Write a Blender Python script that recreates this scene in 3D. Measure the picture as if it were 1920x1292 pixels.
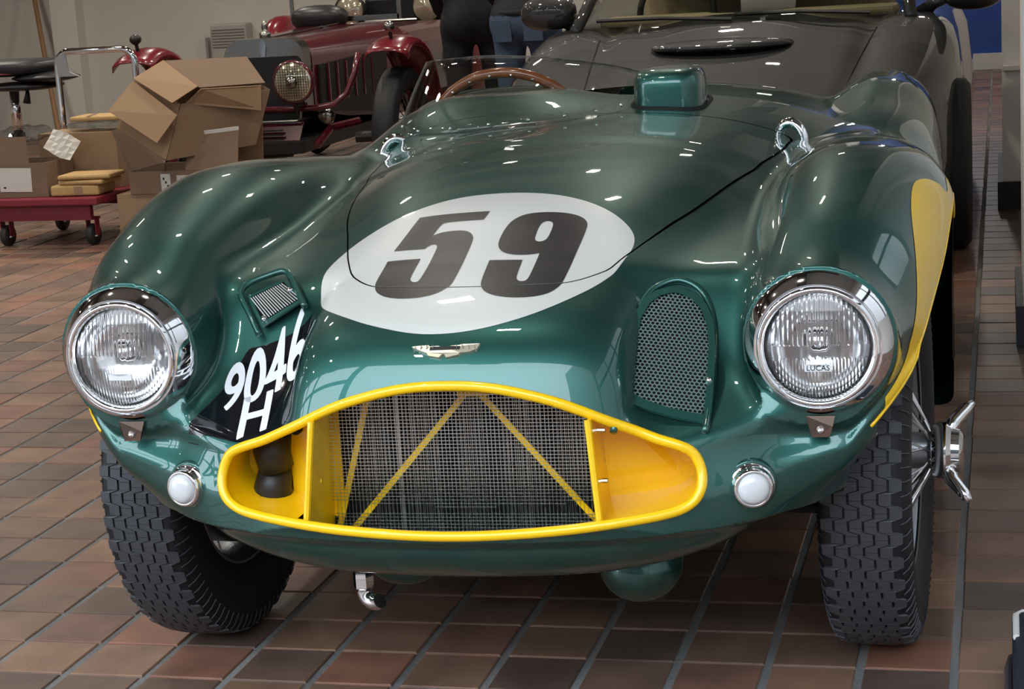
import bpy, bmesh, math, random
import numpy as np
from mathutils import Vector, Matrix
random.seed(7); rng = np.random.default_rng(7)
for o in list(bpy.data.objects): bpy.data.objects.remove(o)
SC = bpy.context.scene
COL = SC.collection
# ------------------------------------------------------------------ camera
F_PX = 3598.48
CAM = np.array([11.5592, -19.9912, 7.83717]) * .16
YAW, PITCH, ROLL = -.2567697, .2007482, -.0606544
_cy, _sy, _cp, _sp = math.cos(YAW), math.sin(YAW), math.cos(PITCH), math.sin(PITCH)
_f = Vector((_sy * _cp, _cy * _cp, -_sp)); _r = Vector((_cy, -_sy, 0)); _u = _r.cross(_f)
_r2 = _r * math.cos(ROLL) + _u * math.sin(ROLL); _u2 = -_r * math.sin(ROLL) + _u * math.cos(ROLL)
cd = bpy.data.cameras.new('camera'); cam = bpy.data.objects.new('camera', cd); COL.objects.link(cam)
cd.sensor_width = 36; cd.lens = F_PX / 1920 * 36; cd.clip_start = .05; cd.clip_end = 200
_m = Matrix((_r2, _u2, -_f)).transposed().to_4x4(); _m.translation = Vector(CAM)
cam.matrix_world = _m
SC.camera = cam
# ------------------------------------------------------------------ world, exposure
w = bpy.data.worlds.new('sky'); SC.world = w; w.use_nodes = True
bg = w.node_tree.nodes['Background']; bg.inputs[0].default_value = (.80, .90, 1.0, 1); bg.inputs[1].default_value = 5.2
SC.view_settings.view_transform = 'Standard'; SC.view_settings.look = 'None'
SC.view_settings.exposure = 0.42; SC.view_settings.gamma = 1; SC.view_settings.use_curve_mapping = False
# ------------------------------------------------------------------ helpers
MATS = {}
def nt(m): return m.node_tree
def mat(name, col, rough=.5, metal=0., coat=0., spec=.5, emit=None, estr=0., bump=None, vary=None, trans=0., ior=1.45, alpha=1.):
    """principled material with optional noise colour variation (vary=(scale, amount)) and bump=(scale, strength)"""
    if name in MATS: return MATS[name]
    m = bpy.data.materials.new(name); m.use_nodes = True; n = m.node_tree.nodes; l = m.node_tree.links
    b = n['Principled BSDF']; c = (*col, 1)
    b.inputs['Base Color'].default_value = c; b.inputs['Roughness'].default_value = rough; b.inputs['Metallic'].default_value = metal
    b.inputs['Coat Weight'].default_value = coat; b.inputs['Coat Roughness'].default_value = .02
    b.inputs['Specular IOR Level'].default_value = spec; b.inputs['Transmission Weight'].default_value = trans; b.inputs['IOR'].default_value = ior
    b.inputs['Alpha'].default_value = alpha
    if emit: b.inputs['Emission Color'].default_value = (*emit, 1); b.inputs['Emission Strength'].default_value = estr
    if vary or bump:
        tc = n.new('ShaderNodeTexCoord')
    if vary:
        nz = n.new('ShaderNodeTexNoise'); nz.inputs['Scale'].default_value = vary[0]; nz.inputs['Detail'].default_value = 5
        l.new(tc.outputs['Object'], nz.inputs['Vector'])
        mx = n.new('ShaderNodeMix'); mx.data_type = 'RGBA'
        a = vary[1]
        mx.inputs[6].default_value = (*[min(1, x * (1 - a)) for x in col], 1); mx.inputs[7].default_value = (*[min(1, x * (1 + a)) for x in col], 1)
        l.new(nz.outputs['Fac'], mx.inputs[0]); l.new(mx.outputs[2], b.inputs['Base Color'])
    if bump:
        nb = n.new('ShaderNodeTexNoise'); nb.inputs['Scale'].default_value = bump[0]; nb.inputs['Detail'].default_value = 4
        l.new(tc.outputs['Object'], nb.inputs['Vector'])
        bp = n.new('ShaderNodeBump'); bp.inputs['Strength'].default_value = bump[1]; bp.inputs['Distance'].default_value = .01
        l.new(nb.outputs['Fac'], bp.inputs['Height']); l.new(bp.outputs['Normal'], b.inputs['Normal'])
    MATS[name] = m
    return m
def mesh_obj(name, V, F, m=None, parent=None, smooth=False, normals=None, loc=None, label=None, cat=None, group=None, kind=None):
    me = bpy.data.meshes.new(name)
    if isinstance(V, np.ndarray) and isinstance(F, np.ndarray) and F.ndim == 2:
        k = F.shape[1]
        me.vertices.add(len(V)); me.vertices.foreach_set('co', np.ascontiguousarray(V, dtype=np.float32).ravel())
        me.loops.add(F.size); me.loops.foreach_set('vertex_index', np.ascontiguousarray(F, dtype=np.int32).ravel())
        me.polygons.add(len(F)); me.polygons.foreach_set('loop_start', np.arange(0, F.size, k, dtype=np.int32))
        me.update(calc_edges=True); me.validate()
    else:
        me.from_pydata([tuple(v) for v in V], [], [tuple(int(i) for i in f) for f in F]); me.update()
    if smooth:
        me.polygons.foreach_set('use_smooth', np.ones(len(me.polygons), dtype=bool))
    if normals is not None and len(normals) == len(me.vertices):
        me.normals_split_custom_set_from_vertices(normals.tolist())
    if m: me.materials.append(m)
    o = bpy.data.objects.new(name, me); COL.objects.link(o)
    if parent: o.parent = parent
    if loc is not None: o.location = loc
    tag(o, label, cat, group, kind)
    return o
def tag(o, label=None, cat=None, group=None, kind=None):
    if label: o['label'] = label
    if cat: o['category'] = cat
    if group: o['group'] = group
    if kind: o['kind'] = kind
    return o
def empty(name, loc=(0, 0, 0), rz=0., label=None, cat=None, group=None):
    o = bpy.data.objects.new(name, None); COL.objects.link(o); o.location = loc; o.rotation_euler = (0, 0, rz); o.empty_display_size = .1
    return tag(o, label, cat, group)
class MB:
    """collects simple solids; build() links them as one mesh object"""
    def __init__(s): s.v = []; s.f = []
    def add(s, V, F):
        b = len(s.v); s.v += [tuple(map(float, v)) for v in V]; s.f += [tuple(int(i) + b for i in f) for f in F]; return s
    def box(s, c, d, R=None, bev=0):
        x, y, z = (k / 2 for k in d)
        if bev <= 0:
            V = [(i, j, k) for i in (-x, x) for j in (-y, y) for k in (-z, z)]
            F = [(0, 1, 3, 2), (4, 6, 7, 5), (0, 4, 5, 1), (2, 3, 7, 6), (0, 2, 6, 4), (1, 5, 7, 3)]
        else:
            bm = bmesh.new(); bmesh.ops.create_cube(bm, size=1)
            for v in bm.verts: v.co = (v.co.x * d[0], v.co.y * d[1], v.co.z * d[2])
            bmesh.ops.bevel(bm, geom=bm.edges[:] , offset=min(bev, min(d) * .45), segments=2, profile=.5, affect='EDGES')
            V = [tuple(v.co) for v in bm.verts]; F = [[v.index for v in f.verts] for f in bm.faces]; bm.free()
        if R is not None: V = [tuple(R @ Vector(v)) for v in V]
        return s.add([(v[0] + c[0], v[1] + c[1], v[2] + c[2]) for v in V], F)
    def tube(s, pts, r, n=10, closed=False, cap=True):
        pts = [Vector(p) for p in pts]; N = len(pts); rr = r if hasattr(r, '__len__') else [r] * N
        t0 = (pts[1] - pts[0]).normalized(); up = Vector((0, 0, 1)) if abs(t0.z) < .9 else Vector((1, 0, 0))
        a = t0.cross(up).normalized(); V = []
        for i, p in enumerate(pts):
            if closed: t = (pts[(i + 1) % N] - pts[i - 1])
            else: t = pts[min(i + 1, N - 1)] - pts[max(i - 1, 0)]
            t.normalize(); a = (a - t * a.dot(t)).normalized(); b = t.cross(a)
            for k in range(n):
                an = 2 * math.pi * k / n; V.append(p + (a * math.cos(an) + b * math.sin(an)) * rr[i])
        F = []
        for i in range(N if closed else N - 1):
            j = (i + 1) % N
            for k in range(n): F.append((i * n + k, i * n + (k + 1) % n, j * n + (k + 1) % n, j * n + k))
        if cap and not closed: F.append(tuple(range(n))[::-1]); F.append(tuple((N - 1) * n + k for k in range(n)))
        return s.add(V, F)
    def lathe(s, prof, c=(0, 0, 0), R=None, n=48, caps=False):
        """profile [(r, h)] turned about local z"""
        V = []
        for r, h in prof:
            for k in range(n):
                a = 2 * math.pi * k / n; V.append(Vector((r * math.cos(a), r * math.sin(a), h)))
        if R is not None: V = [R @ v for v in V]
        V = [(v[0] + c[0], v[1] + c[1], v[2] + c[2]) for v in V]; F = []
        for i in range(len(prof) - 1):
            for k in range(n): F.append((i * n + k, i * n + (k + 1) % n, (i + 1) * n + (k + 1) % n, (i + 1) * n + k))
        if caps: F.append(tuple(range(n))[::-1]); F.append(tuple((len(prof) - 1) * n + k for k in range(n)))
        return s.add(V, F)
    def prism(s, poly, d, axis=None):
        """poly: list of 3D points (planar); d: extrusion vector"""
        n = len(poly); d = Vector(d); P = [Vector(p) for p in poly]; V = P + [p + d for p in P]
        F = [tuple(range(n))[::-1], tuple(range(n, 2 * n))] + [(i, (i + 1) % n, n + (i + 1) % n, n + i) for i in range(n)]
        return s.add(V, F)
    def build(s, name, m, parent=None, smooth=False, **k):
        o = mesh_obj(name, s.v, s.f, m, parent, smooth, **k); return o
def rotm(axis, a): return Matrix.Rotation(a, 3, axis)
RX90 = rotm('X', math.pi / 2)      # local z -> -y (towards the camera)
def auto_smooth(o, ang=40):
    me = o.data; me.polygons.foreach_set('use_smooth', np.ones(len(me.polygons), dtype=bool))
    bm = bmesh.new(); bm.from_mesh(me)
    for e in bm.edges:
        if len(e.link_faces) == 2 and e.calc_face_angle(0) > math.radians(ang): e.smooth = False
    bm.to_mesh(me); bm.free(); return o
def spline(pts):
    """natural cubic through (t, v) sampled to a dense table; returns a vectorised function"""
    P = np.array(pts, float); t, v = P[:, 0], P[:, 1]; n = len(t)
    # pchip slopes (no overshoot)
    h = np.diff(t); d = np.diff(v) / h; s = np.zeros(n)
    for i in range(1, n - 1):
        if d[i - 1] * d[i] > 0:
            w1 = 2 * h[i] + h[i - 1]; w2 = h[i] + 2 * h[i - 1]; s[i] = (w1 + w2) / (w1 / d[i - 1] + w2 / d[i])
    s[0] = d[0]; s[-1] = d[-1]
    T = np.linspace(t[0], t[-1], 4000); k = np.clip(np.searchsorted(t, T, side='right') - 1, 0, n - 2)
    u = (T - t[k]) / h[k]
    V = (2 * u**3 - 3 * u**2 + 1) * v[k] + (u**3 - 2 * u**2 + u) * h[k] * s[k] + (-2 * u**3 + 3 * u**2) * v[k + 1] + (u**3 - u**2) * h[k] * s[k + 1]
    # soften to C2 with a small moving average
    K = 161; pad = np.concatenate([V[0] + (np.arange(-K, 0)) * (V[1] - V[0]), V, V[-1] + np.arange(1, K + 1) * (V[-1] - V[-2])])
    ker = np.hanning(2 * K + 1); ker /= ker.sum(); V = np.convolve(pad, ker, 'valid')
    return lambda x: np.interp(x, T, V)
def smin(a, b, k):
    h = np.maximum(k - np.abs(a - b), 0) / k; return np.minimum(a, b) - h * h * k * .25
def smax(a, b, k): return -smin(-a, -b, k)
def sstep(x, a, b):
    t = np.clip((x - a) / (b - a), 0, 1); return t * t * (3 - 2 * t)
def surface_nets(Fv, org, h):
    nx, ny, nz = Fv.shape; S = Fv < 0
    c = np.zeros((nx - 1, ny - 1, nz - 1), np.int8)
    for i in (0, 1):
        for j in (0, 1):
            for k in (0, 1): c += S[i:nx - 1 + i, j:ny - 1 + j, k:nz - 1 + k]
    mixed = (c > 0) & (c < 8); I = np.argwhere(mixed); idx = -np.ones(mixed.shape, np.int32); idx[tuple(I.T)] = np.arange(len(I))
    acc = np.zeros((len(I), 3)); cnt = np.zeros(len(I))
    cor = [(i, j, k) for i in (0, 1) for j in (0, 1) for k in (0, 1)]
    val = {q: Fv[I[:, 0] + q[0], I[:, 1] + q[1], I[:, 2] + q[2]] for q in cor}
    for a in cor:
        for ax in range(3):
            if a[ax] == 0:
                b = list(a); b[ax] = 1; b = tuple(b); va, vb = val[a], val[b]; mk = (va < 0) != (vb < 0)
                t = np.where(mk, va / np.where(mk, va - vb, 1), 0); p = np.array(a, float)[None] + t[:, None] * (np.array(b) - np.array(a))[None]
                acc += p * mk[:, None]; cnt += mk
    V = (I + acc / cnt[:, None]) * h + np.array(org); Q = []
    for ax in range(3):
        sl0 = [slice(None)] * 3; sl1 = [slice(None)] * 3; sl0[ax] = slice(0, -1); sl1[ax] = slice(1, None)
        ch = S[tuple(sl0)] != S[tuple(sl1)]; E = np.argwhere(ch)
        o1, o2 = [(1, 2), (2, 0), (0, 1)][ax]
        ok = (E[:, o1] > 0) & (E[:, o2] > 0) & (E[:, o1] < Fv.shape[o1] - 1) & (E[:, o2] < Fv.shape[o2] - 1); E = E[ok]
        def cell(d1, d2):
            e = E.copy(); e[:, o1] -= d1; e[:, o2] -= d2; return idx[tuple(e.T)]
        q = np.stack([cell(1, 1), cell(0, 1), cell(0, 0), cell(1, 0)], 1); ins = S[tuple(E.T)]
        q[~ins] = q[~ins][:, ::-1]; Q.append(q)
    return V, np.concatenate(Q)
def clip(V, Fc, g, N=None):
    """triangles split along g = 0; returns (inside V,F,N), (outside ...)"""
    res = []
    for sgn in (1, -1):
        gs = g * sgn; inn = gs[Fc] <= 0; c = inn.sum(1); full = Fc[c == 3]; newV = [V]; newN = [N]; base = len(V); faces = [full]
        T = Fc[(c == 1) | (c == 2)]; ci = c[(c == 1) | (c == 2)]
        if len(T):
            ii = inn[(c == 1) | (c == 2)]; odd = np.where(ci == 1, np.argmax(ii, 1), np.argmin(ii, 1)); r = np.arange(len(T))
            a = T[r, odd]; b = T[r, (odd + 1) % 3]; d = T[r, (odd + 2) % 3]
            tb = (gs[a] / (gs[a] - gs[b]))[:, None]; td = (gs[a] / (gs[a] - gs[d]))[:, None]
            pb = V[a] + (V[b] - V[a]) * tb; pd = V[a] + (V[d] - V[a]) * td
            ib = base + r; id_ = base + len(T) + r; newV += [pb, pd]
            if N is not None: newN += [N[a] + (N[b] - N[a]) * tb, N[a] + (N[d] - N[a]) * td]
            one = ci == 1
            faces += [np.stack([a, ib, id_], 1)[one], np.stack([ib, b, d], 1)[~one], np.stack([ib, d, id_], 1)[~one]]
        VV = np.concatenate(newV); FF = np.concatenate(faces); NN = np.concatenate(newN) if N is not None else None
        us = np.unique(FF); mp = -np.ones(len(VV), int); mp[us] = np.arange(len(us))
        res.append((VV[us], mp[FF], NN[us] if NN is not None else None))
    return res
def weld(V, Fc, N=None, eps=1e-5):
    k = np.round(V / eps).astype(np.int64); _, i, inv = np.unique(k, axis=0, return_index=True, return_inverse=True)
    inv = inv.ravel(); Fc = inv[Fc]; ok = (Fc[:, 0] != Fc[:, 1]) & (Fc[:, 1] != Fc[:, 2]) & (Fc[:, 0] != Fc[:, 2])
    return V[i], Fc[ok], (N[i] if N is not None else None)
def sub4(V, Fc):
    """1 -> 4 subdivision"""
    E = np.sort(np.concatenate([Fc[:, [0, 1]], Fc[:, [1, 2]], Fc[:, [2, 0]]]), 1); u, inv = np.unique(E, axis=0, return_inverse=True); inv = inv.ravel()
    M = (V[u[:, 0]] + V[u[:, 1]]) / 2; n = len(Fc); a, b, c = (inv[:n] + len(V), inv[n:2 * n] + len(V), inv[2 * n:] + len(V))
    F2 = np.concatenate([np.stack([Fc[:, 0], a, c], 1), np.stack([a, Fc[:, 1], b], 1), np.stack([c, b, Fc[:, 2]], 1), np.stack([a, b, c], 1)])
    return np.concatenate([V, M]), F2
def boundary_loops(Fc):
    E = np.concatenate([Fc[:, [0, 1]], Fc[:, [1, 2]], Fc[:, [2, 0]]]); S = set(map(tuple, E.tolist()))
    nx = {a: b for a, b in S if (b, a) not in S}; loops = []
    while nx:
        s, c = next(iter(nx.items())); L = [s]; del nx[s]
        while c in nx and c != s: L.append(c); c = nx.pop(c)
        loops.append(L)
    return loops
def segs_sdf(px, py, segs):
    """signed distance (negative inside, even-odd) to a set of closed outlines; segs = (n,4)"""
    d2 = np.full(px.shape, 1e9); ins = np.zeros(px.shape, bool)
    for x0, y0, x1, y1 in segs:
        ex, ey = x1 - x0, y1 - y0; L = ex * ex + ey * ey + 1e-18
        t = np.clip(((px - x0) * ex + (py - y0) * ey) / L, 0, 1); d2 = np.minimum(d2, (px - x0 - t * ex)**2 + (py - y0 - t * ey)**2)
        c = ((y0 > py) != (y1 > py)); 
        with np.errstate(divide='ignore', invalid='ignore'): ins ^= c & (px < ex * (py - y0) / (ey if ey else 1e-18) + x0)
    return np.where(ins, -1, 1) * np.sqrt(d2)
def loop_segs(P): P = list(P); return [(*P[i], *P[(i + 1) % len(P)]) for i in range(len(P))]
def text_segs(txt, shear=0., size=1.):
    """outlines of built-in font text as 2D segments"""
    cu = bpy.data.curves.new('t', 'FONT'); cu.body = txt; cu.size = size; cu.shear = shear; cu.align_x = 'CENTER'; cu.align_y = 'CENTER'; cu.resolution_u = 6
    o = bpy.data.objects.new('t', cu); COL.objects.link(o); dg = bpy.context.evaluated_depsgraph_get(); me = o.evaluated_get(dg).to_mesh()
    cnt = {}
    for p in me.polygons:
        for k in p.edge_keys: cnt[k] = cnt.get(k, 0) + 1
    S = [(me.vertices[a].co.x, me.vertices[a].co.y, me.vertices[b].co.x, me.vertices[b].co.y) for (a, b), c in cnt.items() if c == 1]
    bpy.data.objects.remove(o); bpy.data.curves.remove(cu); return S
def text_mesh(name, txt, size, m, parent, M4, depth=.001, shear=0., ax='CENTER'):
    cu = bpy.data.curves.new('t', 'FONT'); cu.body = txt; cu.size = size; cu.shear = shear; cu.align_x = ax; cu.align_y = 'CENTER'; cu.extrude = depth; cu.resolution_u = 3
    o = bpy.data.objects.new('t', cu); COL.objects.link(o); dg = bpy.context.evaluated_depsgraph_get(); me = bpy.data.meshes.new_from_object(o.evaluated_get(dg))
    bpy.data.objects.remove(o); bpy.data.curves.remove(cu); me.name = name
    me.transform(M4); me.materials.clear(); me.materials.append(m); o = bpy.data.objects.new(name, me); COL.objects.link(o)
    if parent: o.parent = parent
    return o
# ------------------------------------------------------------------ lamps in the showroom ceiling (outside the frame, seen as reflections; last two added)
CEIL = 3.3
for j, y in enumerate(np.arange(-1.65, 10.6, 1.75)):
    for i, x in enumerate(np.arange(-4.9, 2.0, 1.75)):
        L = bpy.data.lights.new('ceiling_and_fill_spot', 'AREA'); L.shape = 'RECTANGLE'; L.size = .16; L.size_y = .08; L.energy = 4.0 if y < 3.5 else 11.0; L.color = (1, .92, .80); L.spread = math.radians(150)
        lo = bpy.data.objects.new('ceiling_and_fill_spot', L); COL.objects.link(lo); lo.location = (x + (.45 if j % 2 else -.2), y + .1 * ((i * 7) % 3), CEIL - .42); lo.rotation_euler = (0, 0, .5 * ((i + j) % 4))
for y in (11.9, 13.5):  # two fill lamps added to brighten the blue end wall
    L = bpy.data.lights.new('ceiling_and_fill_spot', 'AREA'); L.shape = 'RECTANGLE'; L.size = .16; L.size_y = .08; L.energy = 12; L.color = (1, .95, .88)
    lo = bpy.data.objects.new('ceiling_and_fill_spot', L); COL.objects.link(lo); lo.location = (1.5, y, CEIL - .42)
# ------------------------------------------------------------------ room shell
m_wall = mat('wall_paint', (.64, .61, .57), .8, vary=(1.5, .06), bump=(60, .03))
m_pil = mat('pilaster_paint', (.74, .72, .68), .7, vary=(2, .05))
m_ceil = mat('ceiling_paint', (.36, .35, .33), .8)
m_plinth = mat('black_plinth', (.012, .013, .018), .5)
m_trim = mat('white_trim', (.62, .62, .60), .5)
BACK = 11.0
def sbox(name, a, b, m, **k):
    c = [(p + q) / 2 for p, q in zip(a, b)]; d = [abs(q - p) for p, q in zip(a, b)]
    return MB().box(c, d).build(name, m, kind='structure', **k)
sbox('wall_back', (-7.7, BACK, 0), (.60, BACK + .2, CEIL), m_wall)
sbox('wall_left', (-7.7, -2.6, 0), (-7.5, BACK, CEIL), m_wall)
sbox('wall_right', (2.30, 2.66, 0), (2.5, 14.6, CEIL), m_wall)
sbox('wall_passage', (.40, BACK + .2, 0), (.60, 14.6, CEIL), m_wall)
sbox('wall_end', (.40, 14.45, .14), (2.5, 14.65, CEIL), mat('blue_panel', (.022, .07, .30), .55))
sbox('baseboard_end', (.60, 14.40, 0), (2.30, 14.47, .14), m_trim)
sbox('ceiling', (-7.7, -2.6, CEIL), (3.6, 14.7, CEIL + .2), m_ceil)
m_added_beam = mat('added_beam_dark', (.05, .05, .05), .7)  # unseen dark beams and ducts, added to give the car paint varied reflections
for k, y in enumerate((-1.2, 1.1, 2.9, 4.6, 6.4, 8.2)): sbox('trim_added_beam_%d' % (k + 1), (-7.5, y, CEIL - .22), (2.3, y + .42, CEIL), m_added_beam)
for k, x in enumerate((-5.6, -2.35, .62)): sbox('trim_added_duct_%d' % (k + 1), (x, -2.5, CEIL - .40), (x + .38, 10.9, CEIL - .22), m_added_beam)
sbox('wall_lintel', (-7.7, -2.75, CEIL - .04), (3.6, -2.6, CEIL + .6), m_pil)
sbox('wall_lintel_side', (3.40, -2.6, 2.95), (3.6, 2.66, CEIL), m_pil); sbox('wall_return', (2.5, 2.66, 0), (3.6, 2.86, CEIL), m_wall)
sbox('wall_light_block', (3.42, -2.6, 0), (3.58, 2.66, 1.05), m_pil)  # unseen low wall, added to keep side light from under the car
m_frame = mat('shopfront_frame', (.03, .03, .032), .45)
for k, x in enumerate((-7.4, -5.5, -3.6, -1.2, 3.46)): sbox('trim_front_%d' % (k + 1), (x, -2.74, 0), (x + .09, -2.62, CEIL - .04), m_frame)
for k, y in enumerate((-.9, .8, 2.5)): sbox('trim_side_%d' % (k + 1), (3.46, y, 0), (3.56, y + .09, 2.95), m_frame)
sbox('trim_front_bar', (-7.5, -2.74, 2.2), (-1.2, -2.62, 2.29), m_frame); sbox('trim_side_bar', (3.46, -2.6, 2.2), (3.56, 2.66, 2.29), m_frame)
sbox('trim_1', (-5.45, BACK - .14, 0), (-5.23, BACK, CEIL), m_pil)
for k, (y0, y1, x0) in enumerate(((5.60, 6.75, 1.845), (2.66, 3.35, 1.905), (2.0, 2.3, 2.26))):
    sbox('wall_pillar_%d' % (k + 1), (x0, y0 + .02, .125), (2.30, y1, CEIL), m_pil)
    sbox('baseboard_pillar_%d' % (k + 1), (x0 - .022, y0, 0), (2.30, y1 + .02, .125), m_plinth)
sbox('trim_2', (1.850, 5.585, .62), (2.30, 5.63, .64), m_wall)
# ------------------------------------------------------------------ quarry tile floor
def tile_material():
    m = bpy.data.materials.new('quarry_tile'); m.use_nodes = True; n = m.node_tree.nodes; l = m.node_tree.links; b = n['Principled BSDF']
    geo = n.new('ShaderNodeNewGeometry'); dv = n.new('ShaderNodeVectorMath'); dv.operation = 'SCALE'; dv.inputs['Scale'].default_value = 1 / .16
    l.new(geo.outputs['Position'], dv.inputs[0]); fl = n.new('ShaderNodeVectorMath'); fl.operation = 'FLOOR'; l.new(dv.outputs[0], fl.inputs[0])
    sx = n.new('ShaderNodeSeparateXYZ'); l.new(fl.outputs[0], sx.inputs[0]); cx = n.new('ShaderNodeCombineXYZ'); l.new(sx.outputs[0], cx.inputs[0]); l.new(sx.outputs[1], cx.inputs[1])
    wn = n.new('ShaderNodeTexWhiteNoise'); wn.noise_dimensions = '2D'; l.new(cx.outputs[0], wn.inputs['Vector'])
    rp = n.new('ShaderNodeValToRGB'); e = rp.color_ramp.elements
    e[0].position = 0; e[0].color = (0.092, 0.060, 0.048, 1); e[1].position = 1; e[1].color = (0.248, 0.108, 0.068, 1)
    for p, c in ((.2, (0.136, 0.084, 0.062, 1)), (.45, (0.200, 0.116, 0.076, 1)), (.7, (0.240, 0.132, 0.084, 1)), (.86, (0.176, 0.092, 0.068, 1))): x = e.new(p); x.color = c
    l.new(wn.outputs['Value'], rp.inputs[0])
    nz = n.new('ShaderNodeTexNoise'); nz.inputs['Scale'].default_value = 9; nz.inputs['Detail'].default_value = 7; l.new(geo.outputs['Position'], nz.inputs['Vector'])
    r2 = n.new('ShaderNodeMapRange'); r2.inputs[1].default_value = .3; r2.inputs[2].default_value = .7; r2.inputs[3].default_value = .72; r2.inputs[4].default_value = 1.22; l.new(nz.outputs['Fac'], r2.inputs[0])
    mx = n.new('ShaderNodeVectorMath'); mx.operation = 'SCALE'; l.new(rp.outputs[0], mx.inputs[0]); l.new(r2.outputs[0], mx.inputs['Scale']); l.new(mx.outputs[0], b.inputs['Base Color'])
    n2 = n.new('ShaderNodeTexNoise'); n2.inputs['Scale'].default_value = 130; n2.inputs['Detail'].default_value = 3; l.new(geo.outputs['Position'], n2.inputs['Vector'])
    bp = n.new('ShaderNodeBump'); bp.inputs['Strength'].default_value = .12; bp.inputs['Distance'].default_value = .004; l.new(n2.outputs['Fac'], bp.inputs['Height']); l.new(bp.outputs[0], b.inputs['Normal'])
    b.inputs['Roughness'].default_value = .42; b.inputs['Specular IOR Level'].default_value = .45
    return m
m_tile = tile_material()
m_grout = mat('grout', (.17, .165, .16), .9, vary=(3, .95), bump=(80, .3))
floor = sbox('floor', (-7.7, -4.4, -.12), (3.6, 14.65, -.0035), m_grout)
TS = .16
def tile_bm(w, d):
    bm = bmesh.new(); bmesh.ops.create_cube(bm, size=1)
    for v in bm.verts: v.co = (v.co.x * w, v.co.y * d, v.co.z * .012 - .006)
    bmesh.ops.bevel(bm, geom=[e for e in bm.edges if all(v.co.z > -.001 for v in e.verts)], offset=.0022, segments=1, affect='EDGES')
    bmesh.ops.delete(bm, geom=[f for f in bm.faces if f.normal.z < -.9], context='FACES')
    me = bpy.data.meshes.new('floor_tile'); bm.to_mesh(me); bm.free(); me.materials.append(m_tile); return me
TILE = tile_bm(.1450, .1525)
_C = np.array(CAM); _Rm = np.array([list(_r2), list(_u2), list(_f)])
def to_px(p):
    d = (np.atleast_2d(p) - _C) @ _Rm.T; z = np.maximum(d[:, 2], 1e-6); return np.stack([960 + F_PX * d[:, 0] / z, 646 - F_PX * d[:, 1] / z, d[:, 2]], 1)
# outline of everything standing on the floor, so that the tiles in plain view are the ones built singly
COVER = [(140, 700), (190, 480), (420, 320), (430, 0), (1810, 0), (1790, 420), (1800, 900), (1760, 1190), (1580, 1190), (1540, 1080), (600, 1050), (520, 1150), (330, 1160), (190, 950)]
cells = []
for a in range(-47, 22):
    for b_ in range(-27, 91): cells.append(((a + .5) * TS, (b_ + .5) * TS, 0))
cells = np.array([c for c in cells if -7.5 < c[0] < (2.28 if c[1] > 2.66 else 3.4)]); px = to_px(cells)
infr = (px[:, 0] > -60) & (px[:, 0] < 1980) & (px[:, 1] > 120) & (px[:, 1] < 1340) & (px[:, 2] > .5)
hid = segs_sdf(px[:, 0], px[:, 1], loop_segs(COVER)) < -20
vis = np.where(infr & ~hid)[0]; vis = vis[np.argsort(px[vis, 2])][:300]
sel = set(vis.tolist())
for i in vis:
    o = bpy.data.objects.new('floor_tile', TILE); COL.objects.link(o); o.parent = floor
    o.location = tuple(cells[i] + np.array([rng.normal(0, .0008), rng.normal(0, .0006), rng.normal(0, .0004)])); o.rotation_euler = (rng.normal(0, .002), rng.normal(0, .002), rng.normal(0, .003))
tv = np.array([v.co[:] for v in TILE.vertices]); tf = [list(p.vertices) for p in TILE.polygons]; V_, F_ = [], []
for i, c in enumerate(cells):
    if i in sel: continue
    b0 = len(V_); V_ += (tv + c + np.array([0, 0, rng.normal(0, .0003)])).tolist(); F_ += [[k + b0 for k in f] for f in tf]
mesh_obj('floor_tiles', V_, F_, m_tile, floor, kind='stuff')
# ------------------------------------------------------------------ the street outside, behind the camera
m_pave = mat('street_paving', (.045, .044, .042), .85, vary=(2, .2)); m_fac = mat('facade_stone', (.07, .066, .062), .8, vary=(1, .2)); m_win = mat('facade_window', (.02, .025, .03), .1, spec=.8)
sbox('floor_street', (-30, -40, -.14), (30, -4.4, -.02), m_pave); sbox('floor_lane', (3.6, -4.4, -.14), (30, 16, -.02), m_pave)
sbox('wall_lane_sky_block', (8, -17, -.1), (9, 16, 14), mat('lane_block_grey', (.26, .255, .25), .85, vary=(.7, .15)))  # unseen side wall, raised this high to block bright sky reflections
fc = sbox('wall_street', (-26, -19, -.1), (26, -18, 7.0), m_fac)
wmsh = MB().box((0, 0, 0), (1.5, .1, 2.0)).build('window', m_win, fc); wmsh.location = (-20, -17.98, 1.6)
for i in range(12):
    for k in range(2):
        if i == 0 and k == 0: continue
        o = wmsh.copy(); COL.objects.link(o); o.location = (-20 + i * 3.6, -17.98, 1.8 + k * 2.7)
# ------------------------------------------------------------------ the green racing car
CAR = empty('racing_car', (1.003, .10, 0), math.radians(2.2), 'dark green open racing car with yellow grille surround and number 59 roundel', 'car')
s_top = spline([(-.68, .30), (-.618, .42), (-.611, .50), (-.602, .56), (-.588, .61), (-.563, .652), (-.525, .688), (-.40, .733), (-.27, .768), (-.05, .828), (.25, .868), (.55, .885), (.9, .893), (1.2, .895)])
s_ba = spline([(-.7, .266), (-.45, .274), (-.3, .292), (-.1, .34), (.2, .42), (.5, .47), (.9, .55), (1.2, .6)])
s_bn = spline([(-.7, 5.0), (-.35, 4.8), (-.1, 2.9), (.3, 2.6), (1.2, 2.6)])
s_bb = spline([(-.7, .17), (-.1, .17), (.3, .19), (.9, .24), (1.2, .25)])
s_fl = spline([(-.75, .42), (-.66, .475), (-.61, .497), (-.55, .518), (-.5, .54), (-.385, .60), (-.345, .65), (-.31, .722), (-.26, .738), (-.1, .757), (.2, .778), (.5, .79), (.9, .80), (1.2, .80)])
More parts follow.
